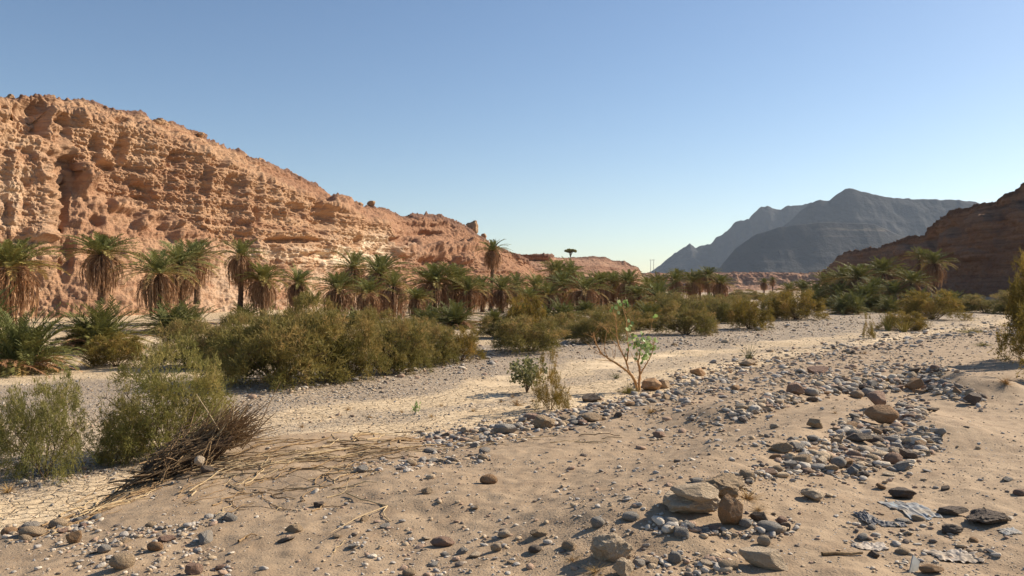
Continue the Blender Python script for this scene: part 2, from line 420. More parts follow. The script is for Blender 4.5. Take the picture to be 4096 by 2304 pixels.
rim = [(-420, 40, 51.5), (-60, 88, 70), (0, 96, 75.5), (40, 96, 79), (60, 98, 81.5), (97, 104, 86), (119, 109, 88), (157, 117, 93), (203, 132, 101), (208, 138, 102), (235, 150, 108), (260, 160, 114), (290, 172, 122), (300, 177, 125), (330, 195, 136), (369, 207, 149), (397, 214.5, 160), (420, 215.5, 168), (449, 218, 176), (466, 226, 181), (480, 236, 183), (500, 247, 188), (517, 254, 192), (545, 275, 208)]
def pale_l(px_, py_): return np.exp(-((px_-372)/45)**2-((py_-250)/14)**2)*1.2+.8*np.exp(-((px_-483)/8)**2-((py_-265)/8)**2)+.7*sst(236, 262, py_)*sst(160, 240, px_)*sst(420, 370, px_)+.35*sst(60, 20, px_)*sst(120, 160, py_)
FE = [(29, 119, 22, 17, -5.0), (58, 128, 9, 14, -2.0), (60, 165, 9, 9, -2.2), (81, 180, 13, 17, 4.6), (61, 205, 5, 26, -3.4), (112, 205, 6, 8, 2.6), (140, 224, 7, 7, 2.6), (176, 236, 6, 6, 2.4), (95, 222, 8, 7, -2.5), (120, 121, 10, 3.5, -1.8), (121, 149, 6, 17, -2.0), (92, 150, 6, 12, -1.4),
 (174, 161, 8, 10, -2.0), (143, 193, 11, 10, -2.0), (214, 164, 10, 6, -2.0), (230, 186, 10, 11, -2.2), (200, 190, 5, 22, -1.2), (105, 168, 10, 7, -1.6),
 (318, 217, 12, 19, -3.8), (289, 210, 10, 8, -2.4), (292, 241, 30, 3.2, -2.4), (272, 259, 8, 12, -2.4), (353, 242, 8, 5, -2.4), (318, 256, 26, 4, -2.0), (255, 222, 6, 14, -1.8),
 (10, 190, 12, 40, 1.6), (128, 205, 14, 7, 1.8), (150, 216, 12, 7, 1.8), (170, 224, 10, 7, 1.6), (36, 235, 16, 10, 1.6), (100, 250, 20, 14, -2.4), (205, 262, 14, 8, 2.0), (60, 215, 5, 22, -2.4), (62, 260, 8, 22, -1.8),
 (338, 205, 14, 6, 2.0), (400, 240, 16, 3, -2.6), (440, 262, 24, 6, -4.6), (452, 250, 30, 4, 3.2), (420, 234, 24, 3, -2.6), (470, 246, 12, 3, 2.6), (480, 262, 8, 8, -3), (400, 252, 12, 6, 2.6), (470, 268, 8, 6, -2.5), (425, 222, 26, 4, 1.6)]
def red_l(a, b, lv, X_, Y_, Z_):
    n_ = .3*gnoise(X_/6, Y_/6, Z_/6, 260)
    slope_ = sst(1.9, 2.15, lv+.3*n_)*sst(230, 290, a)*1.0
    apron = sst(1.05, .9, lv+.2*n_)*sst(40, 70, a)*.45
    rt = sst(375, 410, a+30*n_)*.85
    return np.maximum(np.maximum(slope_, apron), rt)*(1+n_)
build_cliff('cliff', px, [foot, tal, wal, slo, rim], [110, 230, 60, 34], M_CLIFF, [.05, .75, .8, .15, .26], [1, 2.5, 6, 14, 40, 120],
            'tall ochre sandstone cliff on the left side of the wadi', 30, 1.1, pale_l, 1.0, FE, red_l)

# terrace behind its right end
px = np.linspace(495, 652, 420)
f_ = [(495, 306, 215), (600, 300, 250), (640, 300, 275), (652, 300, 300)]
t_ = [(495, 284, 228), (560, 282, 250), (600, 285, 262), (640, 290, 279), (652, 290, 308)]
w_ = [(495, 262, 234), (560, 265, 258), (600, 266, 270), (636, 273, 282), (643, 280, 290), (652, 288, 320)]
s_ = [(495, 260, 240), (560, 262, 270), (600, 263, 282), (636, 270, 288), (643, 279, 293), (652, 288, 322)]
r_ = [(495, 254.5, 240), (520, 254.5, 250), (552, 255, 262), (556, 258, 280), (575, 257, 286), (592, 256.5, 290), (605, 258, 290), (612, 261, 290), (624, 262, 290), (630, 265.5, 290), (639, 268, 291), (641, 276, 293), (644, 288, 294), (652, 290, 324)]
build_cliff('terrace_cliff', px, [f_, t_, w_, s_, r_], [40, 50, 14, 26], M_CLIFF2, [.05, .3, .5, .12, .22], [4, 10, 30, 90, 200],
            'low flat topped red brown terrace where the left cliff ends', 60, .8, None, .8)

# far terrace across the wadi
px = np.linspace(560, 905, 700)
f_ = [(560, 293, 560), (905, 293, 560)]; t_ = [(560, 286, 580), (905, 286, 580)]
w_ = [(560, 276, 590), (905, 276, 590)]; r_ = [(560, 272.3, 596), (905, 272.6, 596)]
build_cliff('far_terrace', px, [f_, t_, w_, r_], [24, 24, 18], M_CLIFF2, [.1, .6, .8, .08], [20, 80, 300, 900],
            'long level terrace scarp closing the wadi in the distance', 80, 1.2, None, 1.5)

# right cliff
px = np.concatenate([np.linspace(822, 1060, 620, endpoint=False), np.linspace(1060, 1700, 120)])
f_ = [(822, 302, 265), (874, 306, 190), (930, 310, 150), (1024, 316, 112), (1200, 330, 84), (1700, 380, 50)]
t_ = [(822, 284, 268), (874, 284, 196), (930, 280, 157), (1024, 272, 121), (1200, 262, 92), (1700, 200, 58)]
w_ = [(822, 274, 270), (840, 262, 240), (874, 262, 198), (930, 248, 160), (974, 228, 141), (1024, 212, 126), (1200, 150, 98), (1700, 60, 62)]
s_ = [(822, 272, 271), (840, 258, 242), (874, 256, 203), (930, 240, 167), (974, 214, 148), (1024, 203, 134), (1200, 130, 104), (1700, 30, 66)]
r_ = [(822, 276, 272), (831, 268, 262), (838, 258, 250), (847, 252, 236), (874, 249.5, 206), (898, 242, 188), (926, 234, 170), (936, 224, 164), (950, 213, 159), (974, 207, 150), (1002, 205, 141), (1005, 198, 139), (1018, 191, 137), (1024, 185, 136), (1040, 178, 132), (1200, 110, 106), (1700, 10, 68)]
sc_ = lambda L_: [(a, b, c*1.25) for a, b, c in L_]; f_, t_, w_, s_, r_ = map(sc_, (f_, t_, w_, s_, r_)); f_ = [(a, HY+3.6*F/c if c < 400 else b, c) for a, b, c in f_]
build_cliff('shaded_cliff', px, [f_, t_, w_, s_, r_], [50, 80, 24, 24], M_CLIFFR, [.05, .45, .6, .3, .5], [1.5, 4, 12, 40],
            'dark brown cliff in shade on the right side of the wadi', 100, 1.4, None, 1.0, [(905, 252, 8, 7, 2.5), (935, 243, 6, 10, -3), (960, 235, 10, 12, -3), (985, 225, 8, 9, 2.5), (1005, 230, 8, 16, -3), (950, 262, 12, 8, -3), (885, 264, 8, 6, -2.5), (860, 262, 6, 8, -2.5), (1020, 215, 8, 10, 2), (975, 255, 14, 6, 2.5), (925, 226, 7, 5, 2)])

# ------------------------------------------------------------------ mountains
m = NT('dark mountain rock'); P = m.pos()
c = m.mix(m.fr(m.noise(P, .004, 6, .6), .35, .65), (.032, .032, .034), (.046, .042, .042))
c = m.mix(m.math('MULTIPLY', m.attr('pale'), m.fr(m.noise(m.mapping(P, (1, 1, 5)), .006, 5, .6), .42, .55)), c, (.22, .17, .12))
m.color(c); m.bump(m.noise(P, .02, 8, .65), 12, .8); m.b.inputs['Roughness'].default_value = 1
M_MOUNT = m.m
def mountain(name, sil, r0, w_near, w_far, label, seed, rough=1.0, pale=None, ncol=520):
    S = np.array(sil, float); pxs = np.linspace(S[0, 0]*V, S[-1, 0]*V, ncol)
    py = np.interp(pxs, S[:, 0]*V, S[:, 1]*V); H = (HY-py)/F*r0
    t = np.concatenate([np.linspace(-1, 0, 110, endpoint=False), np.linspace(0, 1, 30)])
    T, PX = np.meshgrid(t, pxs, indexing='ij')
    D = r0+np.where(T < 0, T*w_near, T*w_far)
    X = (PX-512)/F*r0+0*T
    prof = np.where(T < 0, (1+T)**1.35, (1-T)**1.1)
    zz = (H[None]+3)*prof
    er = (1-2*np.abs(gnoise(X/(w_near*.7), D/(w_near*1.6), .5, seed)))
    er2 = (1-2*np.abs(gnoise(X/(w_near*.25), D/(w_near*.8), 1.5, seed+1)))
    bell = np.clip(1-np.abs(2*prof-1)**2, 0, 1)
    zz = zz+rough*H[None]*bell*(.05*er+.012*er2+.012*gnoise(X/60, D/120, .5, seed+9))+rough*H.max()*.012*fbm(X/40, D/40, 0, 4, seed+2)*np.clip(prof*4, 0, 1)
    zz = zz+H.max()*.008*np.tanh(3*gnoise(X/700, D/700, zz/(H.max()*.09), seed+6))*bell
    pa = pale(PX, HY-F*zz/D) if pale else np.zeros_like(X)
    me = mesh_np(name, np.stack([X, D, zz-3.5], -1).reshape(-1, 3), grid_faces(len(t), ncol), M_MOUNT, True, {'pale': pa})
    tag(link(name, me), label, kind='structure')
back_s = [(1560, 735), (1620, 693), (1645, 678), (1680, 650), (1715, 625), (1722, 621), (1735, 613), (1750, 622), (1790, 612), (1800, 600), (1830, 580), (1845, 562), (1865, 553), (1884, 551), (1900, 532), (1915, 520), (1930, 517), (1945, 525), (1965, 527), (1980, 517), (2020, 515), (2040, 510), (2100, 520), (2200, 560), (2400, 640)]
main_s = [(1780, 735), (1850, 660), (1900, 620), (1960, 578), (2010, 535), (2035, 512), (2062, 503), (2085, 504), (2105, 490), (2125, 474), (2135, 473), (2160, 479), (2200, 489), (2235, 497), (2300, 500), (2370, 501), (2440, 505), (2465, 512), (2520, 530), (2700, 560), (2900, 640), (3000, 735)]
foot_s = [(1790, 745), (1820, 660), (1850, 625), (1900, 590), (1960, 572), (2060, 558), (2130, 560), (2200, 563), (2260, 590), (2330, 620), (2420, 640), (2600, 690), (2700, 740)]
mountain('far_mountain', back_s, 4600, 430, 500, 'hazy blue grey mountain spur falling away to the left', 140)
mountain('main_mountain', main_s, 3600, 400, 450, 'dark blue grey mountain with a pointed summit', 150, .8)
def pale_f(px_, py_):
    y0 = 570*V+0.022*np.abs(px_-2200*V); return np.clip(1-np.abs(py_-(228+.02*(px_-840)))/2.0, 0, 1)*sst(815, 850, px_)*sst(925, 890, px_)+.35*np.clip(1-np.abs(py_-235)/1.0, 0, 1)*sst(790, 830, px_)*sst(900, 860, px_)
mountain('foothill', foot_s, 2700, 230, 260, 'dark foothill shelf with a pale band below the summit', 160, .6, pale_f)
# ------------------------------------------------------------------ plant materials
def leaf_mat(name, stops, trans=.25, rnd=.25, islands=True, rough=.7, objnoise=None):
    m = NT(name); a = m.attr('age')
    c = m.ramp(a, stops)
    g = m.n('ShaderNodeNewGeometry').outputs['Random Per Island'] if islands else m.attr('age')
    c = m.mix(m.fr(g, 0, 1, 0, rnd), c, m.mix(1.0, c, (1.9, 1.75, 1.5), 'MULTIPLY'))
    oi = m.n('ShaderNodeObjectInfo').outputs['Random']
    c = m.mix(m.fr(oi, 0, 1, 0, .30), c, m.mix(1.0, c, (1.35, 1.1, .8), 'MULTIPLY'))
    m.color(c); m.b.inputs['Roughness'].default_value = rough
    tr = m.n('ShaderNodeBsdfTranslucent'); m.l(c, tr.inputs[0])
    mx = m.n('ShaderNodeMixShader'); mx.inputs[0].default_value = trans
    m.l(m.b.outputs[0], mx.inputs[1]); m.l(tr.outputs[0], mx.inputs[2]); m.l(mx.outputs[0], m.out.inputs[0])
    return m.m
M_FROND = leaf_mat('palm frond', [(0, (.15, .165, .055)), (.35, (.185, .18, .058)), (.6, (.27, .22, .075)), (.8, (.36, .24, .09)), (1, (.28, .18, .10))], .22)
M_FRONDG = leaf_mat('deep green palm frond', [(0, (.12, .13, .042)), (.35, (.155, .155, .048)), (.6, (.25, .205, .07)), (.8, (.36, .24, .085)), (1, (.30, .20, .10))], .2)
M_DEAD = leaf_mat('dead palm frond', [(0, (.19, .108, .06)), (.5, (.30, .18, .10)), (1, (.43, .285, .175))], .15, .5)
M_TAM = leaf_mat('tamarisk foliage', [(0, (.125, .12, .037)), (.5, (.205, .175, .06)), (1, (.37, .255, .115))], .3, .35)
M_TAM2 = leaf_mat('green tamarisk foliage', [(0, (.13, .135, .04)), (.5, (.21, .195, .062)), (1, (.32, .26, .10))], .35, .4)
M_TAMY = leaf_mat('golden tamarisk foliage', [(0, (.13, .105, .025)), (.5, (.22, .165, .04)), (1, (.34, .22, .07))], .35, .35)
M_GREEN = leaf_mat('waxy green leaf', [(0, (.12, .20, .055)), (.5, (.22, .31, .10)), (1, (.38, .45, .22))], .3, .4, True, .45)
M_OLIVE = leaf_mat('olive leaf', [(0, (.12, .135, .055)), (1, (.26, .25, .13))], .25, .4, True, .5)
M_DRY = leaf_mat('dry grass', [(0, (.30, .20, .08)), (1, (.5, .36, .17))], .3, .4)
M_YEL = leaf_mat('yellow green grass', [(0, (.22, .2, .05)), (1, (.42, .36, .12))], .3, .4)
def wood_mat(name, c1, c2, sc=12, bd=.02):
    m = NT(name); P = m.pos(True)
    m.color(m.mix(m.fr(m.noise(m.mapping(P, (1, 1, .35)), sc, 4, .6), .35, .65), c1, c2)); m.bump(m.noise(P, sc*2, 4), bd); return m.m
M_TRUNK = wood_mat('palm trunk', (.20, .115, .065), (.11, .065, .04), 9, .05)
M_TWIG = wood_mat('dark twig', (.10, .07, .045), (.17, .12, .08), 14)
M_ORANGE = wood_mat('pale orange bark', (.55, .31, .13), (.38, .20, .085), 16, .02)
M_STICK = wood_mat('driftwood', (.34, .23, .12), (.19, .115, .06), 18, .01)
M_STICKP = wood_mat('bleached driftwood', (.50, .38, .22), (.38, .27, .15), 18, .01)

# ------------------------------------------------------------------ palms
def frond(mb, az, el, L, curve, age, nleaf=24, lw=.035, ll=.42, base=(0, 0, 0), rng=RNG, twist=0., vee=.45, closed=1.0):
    n = 9; t = np.linspace(0, 1, n)
    e = el-curve*t**1.3
    hx = cos(az); hy = sin(az)
    d = np.stack([np.cos(e)*hx, np.cos(e)*hy, np.sin(e)], 1)
    d[:, 0] += -hy*twist*t; d[:, 1] += hx*twist*t
    P = np.zeros((n, 3)); P[1:] = np.cumsum((d[:-1]+d[1:])/2*L/(n-1), 0); P += np.array(base)
    mb.tube(P, np.linspace(.028, .007, n), 3, 0, min(1, age+.25))
    s = np.linspace(.16, 1.0, nleaf); s = np.repeat(s, 2)+rng.normal(0, .008, nleaf*2)
    s = np.clip(s, .12, 1)
    side = np.tile([1., -1.], nleaf)
    i = np.clip(s*(n-1), 0, n-1.001); k = i.astype(int); f = (i-k)[:, None]
    Q = P[k]*(1-f)+P[k+1]*f; T = d[k]*(1-f)+d[k+1]*f; T /= np.linalg.norm(T, axis=1)[:, None]
    S = np.stack([np.full(len(s), -hy), np.full(len(s), hx), np.zeros(len(s))], 1)
    U = np.cross(S, T); U /= np.linalg.norm(U, axis=1)[:, None]; U *= np.sign(U[:, 2:3]+1e-6)
    fw = (.55+.8*s)[:, None]
    D_ = T*fw+S*side[:, None]*closed+U*vee+rng.normal(0, .12, (len(s), 3)); D_ /= np.linalg.norm(D_, axis=1)[:, None]
    l = (ll*np.clip(np.sin(pi*(.12+.78*s))+.12, .2, 1)*rng.uniform(.85, 1.1, len(s)))[:, None]
    Wd = np.cross(D_, U+rng.normal(0, .4, (len(s), 3))); Wd /= np.linalg.norm(Wd, axis=1)[:, None]
    Wd *= lw/2
    dr = np.array([0, 0, -1.])*l*.16
    a = Q-Wd; b = Q+Wd; c_ = Q+D_*l*.55+Wd*1.0+dr*.2; e_ = Q+D_*l*.55-Wd*1.0+dr*.2; tip = Q+D_*l+dr
    m_ = len(s); VV = np.stack([a, b, c_, tip, e_], 1).reshape(-1, 3)
    o = np.arange(m_)*5
    mb.add(VV, np.stack([o, o+1, o+2, o+4], 1), np.clip(age+rng.normal(0, .06), 0, 1))
    # tips share vertices with the quads above
    mb.t.append(np.stack([o+4, o+2, o+3], 1)+mb.n-len(VV))
def crown_mesh(seed, n=46, mat=None, spread=1.0, L=2.6, upright=0.0):
    r = np.random.default_rng(seed); mb = MB()
    for i in range(n):
        t = (i+.5)/n                       # 0 young and upright, 1 old and hanging
        az = i*2.39996+r.normal(0, .25)
        el = R(86)-R(78-45*upright)*t**.9+r.normal(0, .09)
        Lf = L*(.66+.46*min(1, t*2.2))*r.uniform(.88, 1.08)
        age = .05+.78*t**2.8+r.normal(0, .05)
        frond(mb, az, el, Lf, R(32+36*t)*r.uniform(.8, 1.2), max(0, age), 27, .040, .44, (.05*cos(az), .05*sin(az), r.uniform(-.12, .1)), r, r.normal(0, .12))
    return mb.mesh('crown', mat or M_FROND, False)
def skirt_mesh(seed, n=150, long=1.0):
    r = np.random.default_rng(seed); mb = MB()
    for i in range(n):
        az = r.uniform(0, 2*pi); Lf = r.uniform(1.7, 2.9)*long
        el = R(r.uniform(-5, 45)); rad = r.uniform(.35, 1.5)
        # arch out then hang straight down
        m = 9; t = np.linspace(0, 1, m)
        e = el-(R(96)+el)*np.clip(t*2.6/ (0.55+rad), 0, 1)**1.1
        d = np.stack([np.cos(e)*cos(az), np.cos(e)*sin(az), np.sin(e)], 1)
        P = np.zeros((m, 3)); P[1:] = np.cumsum((d[:-1]+d[1:])/2*Lf/(m-1), 0); P[:, 2] -= r.uniform(.05, .5)
        ag = r.uniform(0, 1)
        mb.tube(P, np.linspace(.035, .012, m), 3, 0, ag)
        ns = 20; s = r.uniform(.2, 1, ns); k = np.clip((s*(m-1)).astype(int), 0, m-2); f = (s*(m-1)-k)[:, None]
        Q = P[k]*(1-f)+P[k+1]*f; T = d[k]
        D_ = T*1.0+r.normal(0, .22, (ns, 3))+np.array([0, 0, -.35]); D_ /= np.linalg.norm(D_, axis=1)[:, None]
        l = r.uniform(.25, .5, ns)[:, None]; Wd = np.cross(D_, r.normal(size=(ns, 3))); Wd /= np.linalg.norm(Wd, axis=1)[:, None]; Wd *= .02
        VV = np.stack([Q-Wd, Q+Wd, Q+D_*l+Wd*.3, Q+D_*l-Wd*.3], 1).reshape(-1, 3); o = np.arange(ns)*4
        mb.add(VV, np.stack([o, o+1, o+2, o+3], 1), ag)
    return mb.mesh('skirt', M_DEAD, False)
def trunk_mesh(seed):
    r = np.random.default_rng(seed); mb = MB(); n = 26; t = np.linspace(0, 1, n)
    bx, by = r.normal(0, .12, 2)
    P = np.stack([bx*np.sin(t*pi), by*np.sin(t*pi), t*5.0], 1)
    mb.tube(P, np.linspace(.26, .20, n)+.03*(np.arange(n) % 2)+.08*np.exp(-t*12), 10, .05)
    for k in range(150):                   # stubs of cut leaf bases
        tt = r.uniform(.02, 1); az = r.uniform(0, 2*pi); c = np.array([bx*sin(tt*pi), by*sin(tt*pi), tt*5])
        o = np.array([cos(az), sin(az), 0]); a = c+o*.19; b = a+o*.09+np.array([0, 0, .10])
        mb.tube([a, b], [.05, .025], 4)
    return mb.mesh('trunk', M_TRUNK, False)
CROWNS = [crown_mesh(s, n_, None, 1., L_) for s, n_, L_ in ((1, 58, 2.6), (2, 44, 2.75), (3, 66, 2.45), (4, 52, 2.6), (11, 38, 2.5), (12, 60, 2.7))]; CROWNG = [crown_mesh(s, 54, M_FRONDG) for s in (5, 6)]
SKIRTS = [skirt_mesh(s) for s in (1, 2, 3)]; SKIRTL = [skirt_mesh(s, 150, 1.4) for s in (4, 5)]; TRUNKS = [trunk_mesh(s) for s in (1, 2)]
def clump_mesh(seed, mat):
    r = np.random.default_rng(seed); mb = MB()
    for c in range(6):
        cx, cy = r.normal(0, .5, 2)
        for i in range(26):
            t = (i+.5)/26; az = r.uniform(0, 2*pi)
            el = R(82)-R(78)*t+r.normal(0, .1)
            frond(mb, az, el, r.uniform(1.9, 2.9), R(36+50*t)*r.uniform(.8, 1.25), max(0, .0+.85*t**1.7+r.normal(0, .09)), 30, .030, .40, (cx, cy, .1), r, r.normal(0, .15))
    return mb.mesh('fronds', mat, False)
def deadbase_mesh(seed):
    r = np.random.default_rng(seed); mb = MB()
    for i in range(46):
        az = r.uniform(0, 2*pi); frond(mb, az, R(r.uniform(-2, 30)), r.uniform(1.4, 2.6), R(r.uniform(30, 60)), r.uniform(.2, 1), 14, .035, .35, (r.normal(0, .4), r.normal(0, .4), .25), r, r.normal(0, .4), .1, .5)
    return mb.mesh('dead_fronds', M_DEAD, False)
CLUMPS = [clump_mesh(s, M_FRONDG) for s in (1, 2, 3)]; DEADB = [deadbase_mesh(s) for s in (1, 2)]

pk = [0]
def palm(vx, vc, width, vbase, d, label, sk=1, green=False, tilt=0):
    """vx, vc: crown centre in view coordinates; width: crown width; vbase: height of the foot"""
    r = np.random.default_rng(500+pk[0]); pk[0] += 1
    p = at(vx, vc+(0 if d < 72 else 9), d); b = at(vx-tilt, vbase, d)
    zg = float(gz(np.array([b.x]), np.array([d]))[0])-.05; zb = max(b.z, zg) if vbase < 790 and d > 58 else zg
    zb = min(zb, p.z-.8)
    s = width*(1.0 if d < 72 else 1.15 if vx < 2000 else 1.3)*V/F*d/4.7
    e = empty('palm_tree', (b.x, d, zb)); tag(e, label, 'palm tree', 'date palms along the wadi')
    h = p.z-zb
    dx = p.x-b.x
    tr = link('trunk', TRUNKS[pk[0] % 2], e, scale=(s, s, h/5.0), rot=(0, math.atan2(dx, h), r.uniform(0, 6)) if dx == 0 else (0, math.atan2(dx, h), 0))
    cr = link('crown', (CROWNG if green else CROWNS)[r.integers(2 if green else 6)], e, (dx, 0, h), (r.normal(0, .13), r.normal(0, .13), r.uniform(0, 6)), (s*r.uniform(.93, 1.07),)*2+(s*r.uniform(.85, .98),))
    if sk: link('skirt', (SKIRTL if sk > 1 else SKIRTS)[r.integers(2 if sk > 1 else 3)], e, (dx, 0, h), (0, 0, r.uniform(0, 6)), (s*1.0, s*1.0, s*min(1.15, max(.75, h/(s*3.0)))))
    return e
# (crown x, crown centre y, crown width, foot y, distance, label, skirt, green, tilt)
PALMS = [
 (30, 672, 215, 800, 48, 'palm cut off by the left edge, with a broad brown skirt of dead fronds', 1, False, 0),
 (255, 640, 165, 765, 62, 'palm with a round brown skirt standing alone against the pale cliff, second from the left', 1, False, 0),
 (398, 690, 170, 872, 50, 'front palm with a long bare trunk rising out of the large tamarisk hedge', 1, False, -14),
 (452, 665, 150, 775, 56, 'palm half hidden behind the front palm with the bare trunk', 1, False, -6),
 (495, 650, 120, 765, 61, 'smaller palm just right of the front pair, its skirt hanging clear of the bush', 1, False, 0),
 (606, 645, 120, 800, 60, 'tall palm with an egg shaped skirt and a dark straight trunk', 1, False, 4),
 (660, 708, 128, 800, 60, 'short palm tucked under the right side of the palm with the egg shaped skirt', 1, False, 0),
 (748, 714, 104, 790, 68, 'small lone palm in the gap between the two denser palm groups', 1, False, 0),
 (888, 668, 100, 800, 76, 'back palm standing above the left of the first dense group', 1, False, 0),
 (957, 690, 150, 800, 70, 'broad full crowned palm at the top of the first dense group', 2, False, 0),
 (852, 728, 135, 815, 62, 'low palm on the left end of the first dense group', 1, False, 0),
 (925, 738, 120, 815, 60, 'low palm in the front middle of the first dense group', 1, False, 0),
 (990, 722, 110, 800, 66, 'palm with long dead fronds on the right end of the first dense group', 2, False, 0),
 (1048, 752, 90, 810, 62, 'small low palm alone right of the first dense group', 1, False, 0),
 (1093, 703, 125, 800, 76, 'palm with long hanging skirt at the left of the second group', 2, False, 0),
 (1140, 706, 110, 800, 78, 'palm pressed against the right of the long skirted one in the second group', 2, False, 0),
 (1180, 722, 100, 800, 76, 'palm left of the tall slender one', 1, False, 0),
 (1213, 716, 80, 800, 84, 'small palm touching the left of the tall slender trunk', 1, False, 0),
 (1240, 622, 70, 800, 92, 'tallest slender palm whose head stands up against the sky', 1, False, 6),
 (1262, 722, 95, 810, 82, 'palm at the foot of the tall slender one, on its right', 1, False, 0),
 (1300, 712, 80, 800, 92, 'small palm second to the right of the tall slender one', 1, False, 0),
 (1345, 716, 95, 810, 88, 'palm with a neat skirt left of the middle cluster', 1, False, 0),
 (1398, 682, 85, 800, 100, 'taller palm on the left of the middle cluster', 1, False, 0),
 (1432, 680, 85, 800, 102, 'tallest palm of the middle cluster below the lone flat topped tree', 1, False, 0),
 (1420, 712, 90, 800, 92, 'palm in front of the two tallest of the middle cluster', 2, False, 0),
 (1470, 722, 110, 810, 86, 'palm with yellowing fronds drooping on the right of the middle cluster', 2, False, 0),
 (1380, 735, 80, 810, 84, 'low palm in front of the middle cluster', 1, False, 0),
 (1510, 705, 75, 800, 98, 'palm on the left of the block with the longest brown skirts', 2, False, 0),
 (1542, 703, 75, 800, 102, 'palm in the middle of the block with the longest brown skirts', 2, False, 0),
 (1582, 703, 80, 800, 98, 'palm with golden fronds on the right of the block with the longest brown skirts', 2, False, 0),
 (1632, 718, 80, 790, 102, 'low yellowish palm right of the terrace end', 1, False, 0),
 (1655, 705, 60, 790, 116, 'leftmost palm head of the row before the far mountain', 1, True, 0),
 (1700, 700, 66, 790, 112, 'dark skirted palm in the row before the far mountain', 1, True, 0),
 (1703, 686, 50, 790, 124, 'palm peeping over the dark skirted one before the far mountain', 0, True, 0),
 (1740, 702, 62, 790, 114, 'palm in the middle of the row before the far mountain', 1, True, 0),
 (1760, 690, 52, 790, 122, 'small palm behind the middle of the row before the far mountain', 1, True, 0),
 (1782, 686, 60, 790, 114, 'tallest palm of the row before the far mountain', 1, True, 0),
 (1812, 706, 66, 790, 106, 'palm closing the right end of the row before the far mountain', 1, True, 0),
 (1660, 745, 105, 800, 84, 'sprawling yellow fronded palm low between the hedges', 0, False, 0),
 (1922, 703, 28, 757, 190, 'thin distant palm with a dark skirt, left of a pair', 1, True, 0),
 (1943, 696, 22, 752, 200, 'thinner distant palm, right of a pair', 1, True, 0),
 (2080, 708, 70, 770, 140, 'dark palm at the left end of the shaded grove', 0, True, 0),
 (2120, 698, 80, 770, 130, 'palm second from the left in the shaded grove', 1, True, 0),
 (2160, 695, 95, 780, 118, 'broad palm in the middle of the shaded grove', 1, True, 0),
 (2222, 680, 85, 780, 122, 'palm with pale drooping fronds under the right cliff', 2, True, 0),
 (2200, 722, 75, 790, 112, 'low palm in front of the pale drooping one in the shaded grove', 1, True, 0),
 (2292, 705, 75, 790, 110, 'palm with a wide dark skirt right of the shaded grove', 1, True, 0),
 (2312, 642, 55, 760, 124, 'small palm high against the right cliff, left of a pair', 0, True, 0),
 (2350, 655, 74, 770, 122, 'tall palm high against the right cliff, right of a pair', 1, True, 0),
 (2020, 722, 60, 775, 140, 'dim small palm low at the left foot of the shaded grove', 0, True, 0),
 (1985, 726, 55, 775, 148, 'dim palm head farthest left in the shaded grove', 0, True, 0),
 (2055, 730, 60, 785, 128, 'dim palm in front of the left end of the shaded grove', 0, True, 0),
 (2105, 735, 70, 785, 116, 'low palm in front of the second palm of the shaded grove', 0, True, 0),
 (2265, 690, 60, 780, 128, 'dim palm between the pale drooping palm and the wide skirted one', 0, True, 0),
 (2180, 740, 70, 790, 106, 'lowest palm at the front of the shaded grove', 0, True, 0),
 (1605, 735, 70, 800, 92, 'low green palm below the right of the longest skirts', 1, False, 0),
 (1330, 742, 70, 805, 80, 'low palm before the neat skirted one', 1, False, 0),
 (2250, 730, 70, 790, 108, 'low green palm beside the wide skirted one in the shaded grove', 0, True, 0),
]
for a in PALMS: palm(*a)

